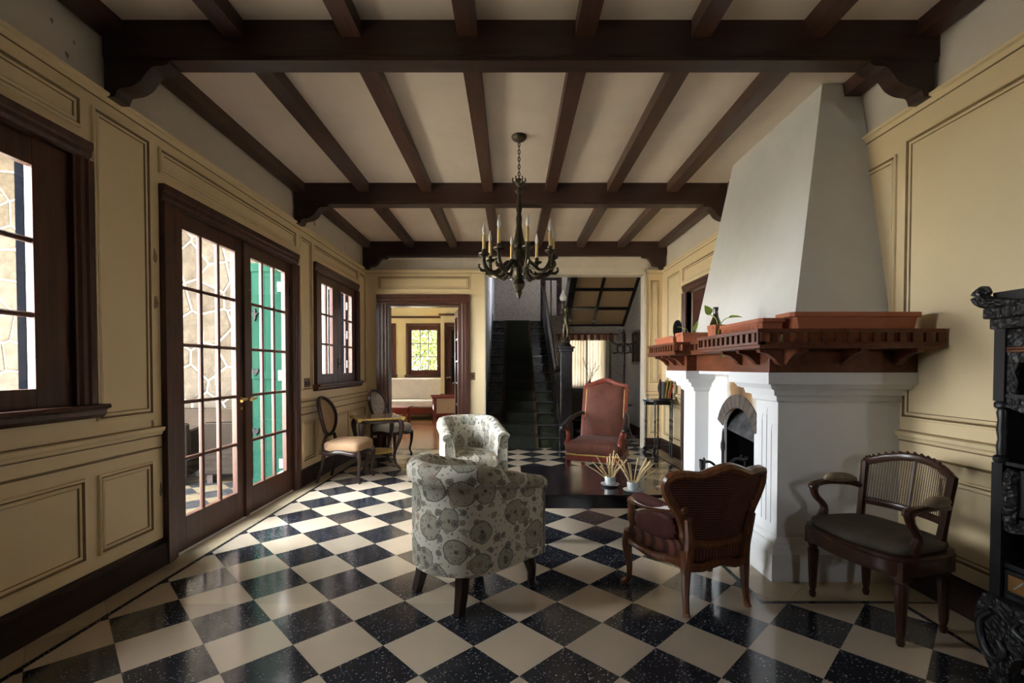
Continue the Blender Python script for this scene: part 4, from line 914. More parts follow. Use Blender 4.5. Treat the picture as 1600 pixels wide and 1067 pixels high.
# ------------------------------------------------------------------ carved armchair seen from behind
def fbox(m, p, q, w_, h_): m.sweep([p, q], w_, h_, sec=[(1, 1), (-1, 1), (-1, -1), (1, -1)])
t = thing('carved_armchair', 'carved walnut armchair in striped velvet, its back to the camera', 'armchair', (1.035, 2.70, 0), face(-.287, .957))
def bk(x, z): x *= 1.13; z -= .012*(z > .6); return (x, -.215-.16*max(0, z-.38)+ .10*(x/.28)**2*.6, z)
half = [(0, .365), (.10, .37), (.165, .40), (.175, .45), (.20, .53), (.245, .62), (.272, .69), (.255, .745), (.20, .758), (.13, .752), (.07, .775), (0, .795)]
loop = [(x, z) for x, z in half] + [(-x, z) for x, z in half[-2:0:-1]]
lp = cat([bk(x, z) for x, z in loop], 4, True); lp.append(lp[0])
wd = [.020+.008*(p[2] > .73) for p in lp]
part('back_frame', chairwood, t, lambda m: m.sweep(lp, [.027]*len(lp), [a*1.25 for a in wd], n=8, up=(0, 1, 0), caps=False))
def bpanel(m, off, k):
    q = cat([bk(x, z) for x, z in loop], 4, True); c = Vector((0, -.25, .58)); R = []
    for s, o in ((.97, 0), (.85, off*.7), (.55, off), (.1, off*1.05)): R.append([(c.x+(p[0]-c.x)*s, (p[1]-c.y)*s+c.y+o-(1-s)*.0, c.z+(p[2]-c.z)*s) for p in q])
    if k: R = [r[::-1] for r in R]
    m.loft(R, caps=False); m.add(R[-1], [tuple(range(len(R[-1])))])
part('back_upholstery', stripe_z, t, lambda m: (bpanel(m, -.018, 0), bpanel(m, .05, 1)), ang=80)
for s in (1, -1):
    part('stile', chairwood, t, lambda m: m.tube([(s*.185, -.20, .25, .030), (s*.18, -.215, .34, .026), (s*.185, -.225, .42, .026), (s*.20, -.235, .52, .022)], 5, 8, up=(1, 0, 0)))
    part('arm_panel', stripe_y, t, lambda m: m.loft([[(s*(.215+o), -.17, .36), (s*(.255+o), .0, .36), (s*(.285+o), .14, .36), (s*(.285+o), .155, .47), (s*(.265+o), .02, .50), (s*(.225+o), -.17, .53)] for o in (-.05, -.02, 0, .012)]), sub=1)
    part('armrest', chairwood, t, lambda m: m.tube([(s*.215, -.235, .565, .02), (s*.245, -.12, .545, .022), (s*.275, .02, .525, .024), (s*.292, .12, .53, .026), (s*.29, .17, .51, .024), (s*.288, .17, .46, .018)], 5, 8))
    part('arm_pad', stripe_y, t, lambda m: m.tube([(s*.24, -.13, .555, .016), (s*.262, -.03, .55, .033), (s*.285, .08, .552, .033), (s*.292, .14, .55, .014)], 5, 8))
    part('arm_support', chairwood, t, lambda m: m.tube([(s*.288, .17, .48, .018), (s*.295, .165, .42, .018), (s*.275, .17, .36, .022), (s*.285, .20, .31, .03)], 5, 8, up=(1, 0, 0)))
    part('leg', chairwood, t, lambda m: m.tube([(s*.285, .195, .33, .034), (s*.295, .205, .24, .031), (s*.285, .195, .12, .019), (s*.288, .198, .04, .016), (s*.305, .215, .015, .022), (s*.31, .22, 0, .018)], 5, 8, up=(1, 0, 0)))
    part('leg', chairwood, t, lambda m: m.tube([(s*.185, -.195, .34, .032), (s*.188, -.20, .24, .028), (s*.19, -.205, .12, .020), (s*.193, -.215, .03, .017), (s*.195, -.222, 0, .021)], 5, 8, up=(1, 0, 0)))
seat = cat([(-.285, .18), (-.25, .0), (-.19, -.19), (0, -.225), (.19, -.19), (.25, 0), (.285, .18), (.15, .245), (0, .26), (-.15, .245)], 4, True)
part('seat', stripe_x, t, lambda m: m.pad(seat, .27, .385, .03), ang=80)
sr = cat([(x*1.02, y*1.03, .262-.02*math.cos(6*math.atan2(y, x))*.6) for x, y in seat], 1, True); sr.append(sr[0])
part('seat_rail', chairwood, t, lambda m: m.sweep(sr, .016, .024, n=8, caps=False))
part('dust_cover', soot_b, t, lambda m: m.loft([[(x*.97, y*.97, .25) for x, y in seat], [(x*.97, y*.97, .275) for x, y in seat]]))
# ------------------------------------------------------------------ cane-backed armchair
t = thing('cane_armchair', 'carved armchair with cane back and velvet seat in front of the fireplace', 'armchair', (1.925, 2.455, 0), face(-.977, -.215))
so = cat([(-.255, .18), (-.262, .05), (-.235, -.14), (-.12, -.185), (.12, -.185), (.235, -.14), (.262, .05), (.255, .18), (.14, .225), (0, .24), (-.14, .225)], 4, True)
part('seat_rail', cocoa, t, lambda m: m.loft([[(x*1.0, y*1.0, .325) for x, y in so], [(x*1.02, y*1.02, .34) for x, y in so], [(x*1.02, y*1.02, .395) for x, y in so], [(x*1.06, y*1.06, .405) for x, y in so], [(x*1.06, y*1.06, .42) for x, y in so]]), ang=40)
part('seat_cushion', velvet, t, lambda m: m.pad([(x*.97, y*.97) for x, y in so], .42, .465, .012), ang=70)
LEG = [(.013, 0), (.018, .012), (.018, .03), (.013, .036), (.019, .06), (.0255, .20), (.029, .27), (.020, .285), (.027, .30), (.024, .31)]
def fluted(m, x, y):
    a = len(m.v); n = 20; vs = []
    for r, z in LEG:
        for k in range(n): vs.append((x+r*(1-.09*(k % 2)*(.05 < z < .28))*math.cos(2*math.pi*k/n), y+r*(1-.09*(k % 2)*(.05 < z < .28))*math.sin(2*math.pi*k/n), z))
    N = len(LEG); m.add(vs, [(i*n+k, i*n+(k+1) % n, (i+1)*n+(k+1) % n, (i+1)*n+k) for i in range(N-1) for k in range(n)] + [tuple(range(n))[::-1], tuple(range((N-1)*n, N*n))])
    m.box(x-.029, x+.029, y-.029, y+.029, .31, .40)
    m.lathe([(.016, -.032), (.012, -.036)], 8, (0, 0, 0)) if False else None
for x, y in ((-.245, .165), (.245, .165), (-.20, -.155), (.20, -.155)): part('leg', cocoa, t, lambda m: fluted(m, x, y), ang=30)
def cb(x, z):
    z = z if z < .56 else .56+(z-.56)*.86
    return (x*(1+.12*(z-.42)), -.165-.17*(z-.42)+.06*(x/.22)**2, z)
for s in (1, -1):
    part('back_stile', cocoa, t, lambda m: m.tube([(*cb(s*.205, .40), .024), (*cb(s*.208, .50), .021), (*cb(s*.212, .65), .020), (*cb(s*.215, .79), .021), (*cb(s*.216, .805), .012)], 4, 8, up=(1, 0, 0)))
    part('armrest', cocoa, t, lambda m: m.tube([(*cb(s*.212, .63), .018), (s*.245, -.09, .637, .017), (s*.268, .02, .645, .017), (s*.268, .11, .64, .019), (s*.262, .15, .625, .026), (s*.262, .16, .61, .022)], 5, 8))
    part('arm_pad', pad_m, t, lambda m: m.tube([(s*.238, -.12, .655, .010), (s*.252, -.07, .665, .026), (s*.266, .02, .668, .027), (s*.268, .07, .66, .012)], 5, 10))
    part('arm_support', cocoa, t, lambda m: m.tube([(s*.262, .15, .615, .022), (s*.262, .135, .57, .019), (s*.255, .085, .51, .019), (s*.25, .10, .455, .026), (s*.252, .125, .42, .027)], 5, 8, up=(1, 0, 0)))
crest = cat([(*cb(-.215, .79),), (*cb(-.18, .81),), (*cb(-.10, .845),), (*cb(0, .86),), (*cb(.10, .845),), (*cb(.18, .81),), (*cb(.215, .79),)], 6)
part('crest_rail', cocoa, t, lambda m: (m.sweep(crest, .016, .022, n=8), [m.sweep([Vector(p)+Vector((0, 0, .016)), Vector(p)+Vector((.008, 0, .030))], [.011, .005], n=6) for p in crest[2:-2:2]]))
part('lower_rail', cocoa, t, lambda m: m.sweep([cb(-.2+.04*k, .545) for k in range(11)], .012, .020, n=8))
part('back_splat', cane_m, t, lambda m: m.sweep([cb(0, .54+.03*k) for k in range(11)], [.011]*11, [.006]*11, n=6, up=(0, 1, 0)))
def canes(m):
    for k in range(-17, 18):
        x = k*.0118; top = .86-.07*(abs(x)/.215)**1.7
        m.sweep([cb(x, z) for z in (.55, .62, .70, .77, top)], .0022, .0012, n=4, up=(0, 1, 0))
    for k in range(25):
        z = .56+k*.0118; xm = .205 if z < .79 else .205*max(0, (.86-z)/.07)**.59
        m.sweep([cb(-xm+2*xm*q/8, z) for q in range(9)], .0022, .0012, n=4, up=(0, 0, 1))
o = part('cane_panel', cane_m, t, canes, smooth=False); o['kind'] = 'stuff'
# ------------------------------------------------------------------ red high-backed armchair
t = thing('red_armchair', 'high-backed armchair in striped red velvet facing the camera', 'armchair', (1.0, 5.44, 0), face(-.40, -.917))
def rb(x, z): return (x, -.26-.24*(z-.42), z)
part('seat', stripe_x, t, lambda m: m.pad(cat([(-.30, .28), (-.30, 0), (-.28, -.26), (0, -.27), (.28, -.26), (.30, 0), (.30, .28), (0, .31)], 4, True), .33, .46, .035), ang=70)
part('seat_trim', gilt, t, lambda m: m.box(-.30, .30, .292, .305, .325, .342))
part('seat_rail', redwood, t, lambda m: (m.box(-.305, .305, .26, .298, .26, .33), m.box(-.31, -.27, -.25, .28, .26, .33), m.box(.27, .31, -.25, .28, .26, .33), m.box(-.28, .28, -.28, -.24, .26, .33)), smooth=False, bev=.006)
part('seat_webbing', linen, t, lambda m: m.box(-.27, .27, -.24, .26, .245, .262), smooth=False)
for s in (1, -1):
    part('leg', redwood, t, lambda m: (m.box(s*.275-.03, s*.275+.03, .235, .295, .26, .335), m.tube([(s*.275, .265, .27, .028), (s*.275, .265, .20, .034), (s*.275, .265, .15, .022), (s*.275, .265, .06, .03), (s*.275, .27, 0, .024)], 4, 8, up=(1, 0, 0))), ang=40)
    part('leg', redwood, t, lambda m: m.sweep([(s*.245, -.25, .33), (s*.245, -.27, .15), (s*.25, -.31, 0)], .022, n=4, sec=[(1, 1), (-1, 1), (-1, -1), (1, -1)], up=(1, 0, 0)), smooth=False)
    part('back_stile', redwood, t, lambda m: m.sweep([rb(s*.255, .33), rb(s*.255, .70), rb(s*.258, 1.07)], [.020]*3, [.022]*3, sec=[(1, 1), (-1, 1), (-1, -1), (1, -1)], up=(0, 1, 0)), smooth=False, bev=.004)
    part('armrest', ebony, t, lambda m: m.tube([(*rb(s*.255, .74), .020), (s*.29, -.20, .735, .024), (s*.325, -.02, .70, .027), (s*.345, .14, .655, .028), (s*.348, .24, .625, .032), (s*.345, .262, .60, .026)], 5, 10))
    part('arm_support', redwood, t, lambda m: m.tube([(s*.338, .20, .625, .024), (s*.31, .165, .57, .024), (s*.295, .20, .50, .026), (s*.295, .235, .45, .036), (s*.295, .245, .42, .03)], 5, 8, up=(1, 0, 0)))
    part('side_bolster', stripe_z, t, lambda m: m.tube([(*rb(s*.225, .45), .03), (*rb(s*.225, .6), .035), (*rb(s*.23, .72), .02)], 4, 8, up=(1, 0, 0)))
arch = [(-.258, 1.07), (-.20, 1.075), (-.12, 1.105), (0, 1.14), (.12, 1.105), (.20, 1.075), (.258, 1.07)]
part('crest_rail', redwood, t, lambda m: m.sweep(cat([rb(x, z) for x, z in arch], 5), .022, .032, n=8))
bo = cat([(-.235, .44), (.235, .44), (.235, .75), (.235, 1.05), (.12, 1.08), (0, 1.11), (-.12, 1.08), (-.235, 1.05), (-.235, .75)], 4, True)
bo = [(max(-.236, min(.236, x)), z) for x, z in bo]
def bpad(m):
    c = (0, .76); R = []
    for k, o in ((1, -.02), (1, .015), (.93, .035), (.6, .05), (.1, .054)): R.append([tuple(Vector(rb((x-c[0])*k+c[0], (z-c[1])*k+c[1])) + Vector((0, o, 0))) for x, z in bo])
    m.loft(R)
part('back_upholstery', stripe_x, t, bpad, ang=70)
gr = cat([rb(x, z) for x, z in [(-.215, 1.035), (-.12, 1.06), (0, 1.09), (.12, 1.06), (.215, 1.035)]], 5)
part('back_trim', gilt, t, lambda m: (m.sweep([Vector(p)+Vector((0, .03, -.01)) for p in gr], .006, n=5), [m.sweep([Vector(rb(s*.232, z))+Vector((0, .02, 0)) for z in (.5, 1.03)], .005, n=5) for s in (1, -1)]))
# ------------------------------------------------------------------ balloon-back side chairs and gilt-edged table
def side_chair(label, loc, rz, fab, tuft):
    t = thing('side_chair', label, 'chair', loc, rz, 'balloon-back chairs by the left wall')
    def ob(x, z): return (x, -.20-.22*(z-.45)+.05*(x/.2)**2, z)
    N = 28; el = [(.185*math.cos(2*math.pi*k/N)*(1+.10*math.sin(2*math.pi*k/N)), .735+.215*math.sin(2*math.pi*k/N)) for k in range(N)]
    lp = [ob(*p) for p in el]+[ob(*el[0])]
    part('back_frame', darkwood, t, lambda m: m.sweep(lp, .020, .024, n=8, up=(0, 1, 0), caps=False))
    def bp(m):
        for sgn in (1, -1):
            R = []
            for k, o in ((.93, 0), (.75, .018), (.4, .026), (.05, .028)):
                R.append([tuple(Vector(ob(x*k, .735+(z-.735)*k))+Vector((0, o*sgn, 0))) for x, z in el])
            if sgn == 1: R = [r[::-1] for r in R]
            m.loft(R)
    part('back_pad', fab, t, bp, ang=80)
    if tuft:
        for x, z in ((-.07, .80), (.07, .80), (0, .735), (-.08, .67), (.08, .67), (0, .86), (0, .61)): part('button', pad_m, t, lambda m: m.lathe([(.003, .0), (.011, .003), (.008, .008)], 8) and m.xf(Matrix.Translation(Vector(ob(x, z))+Vector((0, .021, 0))) @ Matrix.Rotation(-math.pi/2, 4, 'X')))
    so = cat([(-.21, .22), (-.235, .1), (-.20, -.18), (0, -.21), (.20, -.18), (.235, .1), (.21, .22), (0, .265)], 4, True)
    part('seat', fab, t, lambda m: m.pad(so, .36, .455, .035), ang=80)
    srr = cat([(x*1.0, y*1.0, .345+.012*math.cos(5*math.atan2(y, x))) for x, y in so], 1, True); srr.append(srr[0])
    part('seat_rail', darkwood, t, lambda m: m.sweep(srr, .016, .026, n=8, caps=False))
    for s in (1, -1):
        part('leg', darkwood, t, lambda m: m.tube([(s*.205, .21, .36, .03), (s*.22, .225, .30, .028), (s*.215, .22, .18, .018), (s*.20, .205, .07, .013), (s*.21, .22, .02, .014), (s*.215, .228, 0, .018)], 5, 8, up=(1, 0, 0)))
        part('leg', darkwood, t, lambda m: m.tube([(*ob(s*.10, .52), .02), (s*.16, -.21, .44, .02), (s*.175, -.20, .34, .022), (s*.18, -.22, .2, .019), (s*.185, -.28, 0, .016)], 5, 8, up=(1, 0, 0)))
    return t
side_chair('tan upholstered balloon-back chair in profile beside the glazed door', (-1.90, 5.46, 0), face(.998, -.06), tan_f, False)
side_chair('balloon-back chair with buttoned ivory back behind the gilt-edged table', (-1.80, 7.02, 0), face(.93, -.36), grey_f, True)
t = thing('gilt_table', 'small square table with gilt edge and dark cabriole legs', 'table', (-1.74, 6.12, 0), math.radians(28))
part('top', MW('inlaid_top', (.14, .075, .04), .22, (6, 6, 6), .3), t, lambda m: m.box(-.27, .27, -.27, .27, .645, .668), smooth=False)
part('gilt_edge', gilt, t, lambda m: [m.extr([(-.02, -.016), (.012, -.016), (.018, -.004), (.012, .010), (-.02, .0105)], (-.285, s*.272, .657) if ax == 0 else (s*.272, -.285, .657), (0, s, 0) if ax == 0 else (s, 0, 0), (0, 0, 1), (.57, 0, 0) if ax == 0 else (0, .57, 0)) for ax in (0, 1) for s in (1, -1)])
for a in range(4):
    ca, sa = math.cos(math.pi/4+a*math.pi/2), math.sin(math.pi/4+a*math.pi/2)
    part('leg', darkwood, t, lambda m: m.tube([(ca*.31, sa*.31, .64, .026), (ca*.355, sa*.355, .57, .034), (ca*.33, sa*.33, .40, .026), (ca*.25, sa*.25, .20, .018), (ca*.27, sa*.27, .07, .014), (ca*.33, sa*.33, .01, .018), (ca*.345, sa*.345, 0, .012)], 6, 8, up=(sa, -ca, 0)))
    part('corner_scroll', gilt, t, lambda m: m.lathe([(.01, .62), (.026, .635), (.03, .66), (.02, .675)], 8, (ca*.385, sa*.385, 0)))
    part('apron', darkwood, t, lambda m: m.sweep([(math.cos(math.pi/4+(a+k/8)*math.pi/2)*.32*(1-.24*math.sin(math.pi*k/8)), math.sin(math.pi/4+(a+k/8)*math.pi/2)*.32*(1-.24*math.sin(math.pi*k/8)), .625-.015*math.sin(math.pi*k/8)) for k in range(9)], .012, .022, n=6))
part('lower_shelf', gilt, t, lambda m: m.lathe([(.19, .20), (.205, .205), (.205, .222), (.19, .228)], 24))
# ------------------------------------------------------------------ chandelier
t = thing('chandelier', 'dark bronze chandelier with candle lamps hanging from the ceiling', 'chandelier', (.065, 4.02, 0))
part('canopy', bronze, t, lambda m: m.lathe([(.01, 3.19), (.02, 3.20), (.05, 3.215), (.062, 3.23), (.065, 3.245), (.06, 3.2502)], 20))
def chain(m):
    z = 3.20; k = 0
    while z > 2.86:
        P = [(.009*math.cos(a), 0, z-.022+.020*math.sin(a)) for a in [2*math.pi*q/10 for q in range(11)]]
        if k % 2: P = [(0, p[0], p[2]) for p in P]
        m.sweep(P, .0042, n=5, up=(0, 1, 0) if k % 2 == 0 else (1, 0, 0), caps=False); z -= .031; k += 1
part('chain', bronze, t, chain)
part('crown', bronze, t, lambda m: (m.lathe([(.008, 2.90), (.03, 2.88), (.042, 2.86), (.02, 2.835), (.012, 2.82), (.03, 2.80), (.036, 2.785), (.016, 2.765), (.012, 2.74)], 14), [m.tube([(.03*math.cos(a), .03*math.sin(a), 2.85, .006), (.055*math.cos(a), .055*math.sin(a), 2.875, .008), (.05*math.cos(a), .05*math.sin(a), 2.90, .004)], 3, 5) for a in [k*math.pi/3 for k in range(6)]]))
part('stem', bronze, t, lambda m: m.lathe([(.012, 2.75), (.022, 2.70), (.026, 2.64), (.018, 2.60), (.026, 2.56), (.022, 2.50), (.032, 2.44), (.045, 2.37), (.05, 2.33), (.038, 2.31), (.06, 2.29), (.066, 2.24), (.055, 2.18), (.06, 2.12), (.05, 2.07), (.03, 2.05), (.045, 2.03), (.052, 2.00), (.035, 1.965), (.018, 1.95), (.028, 1.935), (.02, 1.915), (.004, 1.88)], 18))
for k in range(8):
    a = math.radians(12+45*k); ca, sa = math.cos(a), math.sin(a)
    def arm(m):
        m.tube([(.05*ca, .05*sa, 2.15, 0.0221), (.09*ca, .09*sa, 2.18, 0.0247), (.14*ca, .14*sa, 2.145, 0.0195), (.20*ca, .20*sa, 2.095, 0.0221), (.26*ca, .26*sa, 2.105, 0.0208), (.295*ca, .295*sa, 2.16, 0.0169), (.30*ca, .30*sa, 2.215, 0.0143)], 5, 8)
        m.tube([(.22*ca, .22*sa, 2.085, 0.0104), (.17*ca, .17*sa, 2.06, 0.0130), (.12*ca, .12*sa, 2.085, 0.0117), (.11*ca, .11*sa, 2.12, 0.0078)], 4, 6)
        m.tube([(.27*ca, .27*sa, 2.11, 0.0117), (.32*ca, .32*sa, 2.11, 0.0143), (.345*ca, .345*sa, 2.14, 0.0104), (.335*ca, .335*sa, 2.16, 0.0078)], 4, 6)
    ar = part('arm', bronze, t, arm)
    part('drip_pan', bronze, ar, lambda m: m.lathe([(.012, 2.215), (.02, 2.225), (.045, 2.24), (.047, 2.25), (.022, 2.245), (.016, 2.27), (.022, 2.28), (.016, 2.285)], 14, (.30*ca, .30*sa, 0)))
    cd = part('candle', candle_m, t, lambda m: m.lathe([(.0135, 2.275), (.0135, 2.40), (.011, 2.405)], 12, (.30*ca, .30*sa, 0)))
    part('bulb', bulb_m, cd, lambda m: m.lathe([(.008, 2.40), (.009, 2.41), (.016, 2.43), (.015, 2.45), (.008, 2.48), (.002, 2.505)], 10, (.30*ca, .30*sa, 0)))
# ------------------------------------------------------------------ carved black cabinet at the right edge
t = thing('carved_cabinet', 'tall carved black cabinet against the right wall at the picture edge', 'cabinet', (2.058, 1.495, 0))
Y0, Y1 = -.50, .50
for y in (Y1-.025, Y0): part('side_panel', ebony, t, lambda m: m.box(.02, .32, y, y+.025, .33, 1.46), smooth=False)
part('back_panel', carved_m, t, lambda m: m.box(.30, .325, Y0+.02, Y1-.02, .33, 1.46), smooth=False)
for s, y in ((1, Y1-.022), (-1, Y0+.022)):
    part('post', ebony, t, lambda m: (m.box(-.022, .022, y-.022, y+.022, .33, .90), m.box(-.022, .022, y-.022, y+.022, 1.16, 1.46), m.lathe([(.024, .90), (.030, .91), (.030, .925), (.018, .935), (.021, .97), (.016, 1.0), (.022, 1.04), (.017, 1.08), (.022, 1.11), (.018, 1.125), (.03, 1.135), (.03, 1.15), (.022, 1.16)], 12, (0, y, 0))), ang=40)
    part('post_carving', carved_m, t, lambda m: m.lathe([(.012, .66), (.026, .67), (.030, .76), (.026, .87), (.014, .885)], 10, (-.015, y-s*.055, 0)))
    BR = cat([(0, .345), (.03, .27), (.034, .20), (.012, .11), (-.03, .045), (-.035, .0), (-.11, 0), (-.105, .06), (-.13, .13), (-.20, .18), (-.29, .25), (-.33, .345)], 4)
    part('leg', carved_m, t, lambda m: m.extr([(y+s*(.015+a), b) for a, b in BR], (-.055, 0, 0), (0, 1, 0), (0, 0, 1), (.055, 0, 0)), ang=50)
    part('leg_scroll', ebony, t, lambda m: (m.tube([(-.062, y-s*.03, .29, .012), (-.066, y+s*.015, .23, .013), (-.066, y+s*.0, .14, .012), (-.066, y-s*.05, .10, .012), (-.066, y-s*.085, .14, .010), (-.066, y-s*.06, .18, .009), (-.066, y-s*.035, .155, .006)], 5, 8, up=(1, 0, 0)), m.tube([(-.062, y-s*.25, .30, .008), (-.066, y-s*.18, .24, .010), (-.066, y-s*.12, .26, .010), (-.066, y-s*.14, .30, .006)], 5, 8, up=(1, 0, 0))))
    part('rear_leg', ebony, t, lambda m: m.box(.28, .32, y-.022, y+.022, 0, .36), smooth=False)
part('lower_case', ebony, t, lambda m: (m.box(-.005, .31, Y0+.02, Y1-.02, .345, .365), m.box(-.005, .31, Y0+.02, Y1-.02, .47, .49)), smooth=False)
part('apron', carved_m, t, lambda m: m.extr(cat([(Y0+.04, .345), (Y0+.06, .10), (Y0+.2, .13), (Y0+.32, .24), (0, .2), (Y1-.32, .24), (Y1-.2, .13), (Y1-.06, .10), (Y1-.04, .345)], 4), (-.012, 0, 0), (0, 1, 0), (0, 0, 1), (.025, 0, 0)))
for k in range(3):
    a = Y0+.05+k*.303; dr = part('drawer', ebony, t, lambda m: m.box(-.012, .02, a, a+.293, .37, .465), smooth=False, bev=.003)
    part('drawer_inlay', MW('amber_inlay', (.20, .10, .03), .3, (4, 4, 4), .3) if 'amber_inlay' not in MATS else MATS['amber_inlay'], dr, lambda m: m.box(-.016, -.011, a+.02, a+.273, .385, .45), smooth=False)
    part('pearl_sprig', ceramic, dr, lambda m: [m.sweep(cat([(-.018, a+.25-.05*q, .40), (-.018, a+.235-.05*q, .415+.012*(q % 2)), (-.018, a+.215-.05*q, .44-.02*(q % 2))], 3), .003, n=4) for q in range(4)])
part('niche_shelf', ebony, t, lambda m: (m.box(-.01, .31, Y0+.02, Y1-.02, .665, .685), m.box(-.01, .31, Y0+.02, Y1-.02, .895, .91)), smooth=False)
part('niche_fringe', carved_m, t, lambda m: m.extr(cat([(Y0+.04, .665), (Y0+.06, .62), (Y0+.2, .645), (0, .64), (Y1-.2, .645), (Y1-.06, .62), (Y1-.04, .665)], 4), (-.012, 0, 0), (0, 1, 0), (0, 0, 1), (.015, 0, 0)))
part('middle_drawer', ebony, t, lambda m: (m.box(-.012, .015, Y0+.10, -.005, .695, .885), m.box(-.012, .015, .005, Y1-.10, .695, .885)), smooth=False, bev=.004)
part('upper_fascia', carved_m, t, lambda m: (m.box(-.012, .01, Y0+.04, Y1-.04, 1.385, 1.455), m.extr([(Y1-.045, 1.19), (Y1-.045, 1.36), (Y0+.045, 1.36), (Y0+.045, 1.19)] + [(Y0+.08, 1.19), (Y0+.09, 1.24), (Y0+.075, 1.28), (Y0+.09, 1.32), (Y1-.09, 1.32), (Y1-.075, 1.28), (Y1-.09, 1.24), (Y1-.08, 1.19)], (-.012, 0, 0), (0, 1, 0), (0, 0, 1), (.02, 0, 0))), smooth=False)
part('upper_rail', chairwood, t, lambda m: (m.box(-.016, .012, Y0+.04, Y1-.04, 1.362, 1.372), m.box(-.016, .012, Y0+.04, Y1-.04, 1.375, 1.383)), smooth=False)
part('upper_shelf', ebony, t, lambda m: (m.box(-.015, .31, Y0+.02, Y1-.02, 1.175, 1.19), [m.lathe([(.012, 1.19), (.03, 1.2), (.012, 1.215)], 10, (.02, yy, 0)) for yy in (.3, .36)]), ang=40)
part('bracket', carved_m, t, lambda m: m.extr(cat([(Y0+.04, 1.175), (Y0+.05, 1.135), (Y0+.15, 1.115), (Y0+.22, 1.165), (0, 1.165), (Y1-.22, 1.165), (Y1-.15, 1.115), (Y1-.05, 1.135), (Y1-.04, 1.175)], 4), (-.01, 0, 0), (0, 1, 0), (0, 0, 1), (.02, 0, 0)))
part('cornice', carved_m, t, lambda m: (m.box(-.045, .33, Y0-.03, Y1+.03, 1.505, 1.55), m.box(-.03, .33, Y0-.015, Y1+.015, 1.46, 1.505)), smooth=False, bev=.006)
part('cornice_top', ebony, t, lambda m: m.box(-.02, .33, Y0-.01, Y1+.01, 1.55, 1.615), smooth=False)
for s, y in ((1, Y1+.02), (-1, Y0-.02)):
    part('horn', carved_m, t, lambda m: m.tube([(-.03, y-s*.16, 1.555, .012), (-.035, y-s*.08, 1.565, .018), (-.04, y-s*.01, 1.575, .028), (-.042, y+s*.025, 1.60, .03), (-.042, y+s*.005, 1.625, .024), (-.04, y-s*.015, 1.61, .012)], 5, 10))
# ------------------------------------------------------------------ stairs
st = thing('staircase', 'black ebonised staircase with turned balusters rising beyond the opening', 'staircase', (0, 7.6, 0))
RI, TR, SX0, SX1 = .172, .281, -.45, .80
bal_me = None
highlight_m = M('tread_edge_highlight', (.11, .105, .10), .45, .5, .5, var=.3, vscale=6)  # paler strips stand in for light caught along the tread edges
for i in range(14):
    x1 = SX1+(.20 if i == 0 else 0)
    part('riser', greenglaze, st, lambda m: m.box(SX0, x1-.02, i*TR, i*TR+.02, i*RI, (i+1)*RI-.03), smooth=False)
    part('tread', stair_m, st, lambda m: m.box(SX0, x1, i*TR-.03, (i+1)*TR+.02 if i < 13 else i*TR+1.25, (i+1)*RI-.032, (i+1)*RI), smooth=False, bev=.006)
    part('edge_highlight', highlight_m, st, lambda m: m.sweep([(SX0+.02, i*TR-.031, (i+1)*RI-.004), (x1-.01, i*TR-.031, (i+1)*RI-.004)], .0045, n=6))
    if i > 0 and i < 13:
        if bal_me is None:
            m = MB(); m.box(-.016, .016, -.016, .016, 0, .16); twist(m, 0, 0, .16, .74, .021, 6, 48); m.box(-.016, .016, -.016, .016, .74, .90)
            bo_ = m.build('baluster', stair_m, st, loc=(SX1-.05, i*TR+.10, (i+1)*RI)); bal_me = bo_.data
        else: obj('baluster', bal_me, st, loc=(SX1-.05, i*TR+.10, (i+1)*RI))
part('stringer', stair_m, st, lambda m: m.extr([(0, 0), (13*TR, 0), (13*TR, 14*RI+.05), (13*TR-.05, 14*RI+.06), (0, RI+.06)], (SX1-.02, 0, 0), (0, 1, 0), (0, 0, 1), (.04, 0, 0)), smooth=False)
part('wall_stringer', M('blue_black_paint', (.03, .035, .06), .35, .5, var=.1), st, lambda m: m.extr([(0, 0), (13*TR, 13*RI), (13*TR, 14*RI+.16), (0, RI+.16)], (SX0, 0, 0), (0, 1, 0), (0, 0, 1), (.02, 0, 0)), smooth=False)
part('handrail', stair_m, st, lambda m: m.sweep(cat([(SX1-.05, .02, 1.30), (SX1-.05, .20, 1.24), (SX1-.05, .5, 1.36), (SX1-.05, 2.0, 1.36+1.5*.612), (SX1-.05, 3.6, 1.36+3.1*.612)], 5), .038, .03, n=10))
part('newel_post', stair_m, st, lambda m: (m.box(.765, .99, -.09, .135, 0, .42), m.box(.785, .97, -.07, .115, .42, 1.55), m.box(.765, .99, -.09, .135, 1.55, 1.60), m.box(.75, 1.005, -.105, .15, 1.60, 1.635), m.lathe([(.10, 1.635), (.085, 1.67), (.06, 1.70)], 12, (.877, .022, 0)), [m.lathe([(.0, 0), (.014, .0), (.010, .012)], 8) and m.xf(Matrix.Translation((.835, -.07, z)) @ Matrix.Rotation(math.pi/2, 4, 'X'), len(m.v)-24) for z in (1.0, 1.12, 1.24)]), smooth=False, bev=.006)
for x, y, z0, z1 in ((SX1-.05, 13*TR, 2.4, 3.75), (1.13, 13*TR, 2.2, 4.2)):
    part('landing_post', stair_m, st, lambda m: m.box(x-.06, x+.06, y-.06, y+.06, z0, z1), smooth=False)
part('landing_rail', stair_m, st, lambda m: m.sweep([(SX1-.05, 13*TR, 3.40), (1.13, 13*TR, 3.40)], .035, n=8))
obj('baluster', bal_me, st, loc=(.94, 13*TR, 2.48))
part('landing', stair_m, st, lambda m: m.box(SX1-.1, 2.40, 13*TR, 13*TR+1.2, 14*RI-.2, 14*RI), smooth=False)
ru = thing('stair_runner', 'dark carpet runner with brownish borders down the stairs', 'carpet', (0, 7.6, 0))
RPTS = [(-.16, .006), (-.04, .006)]
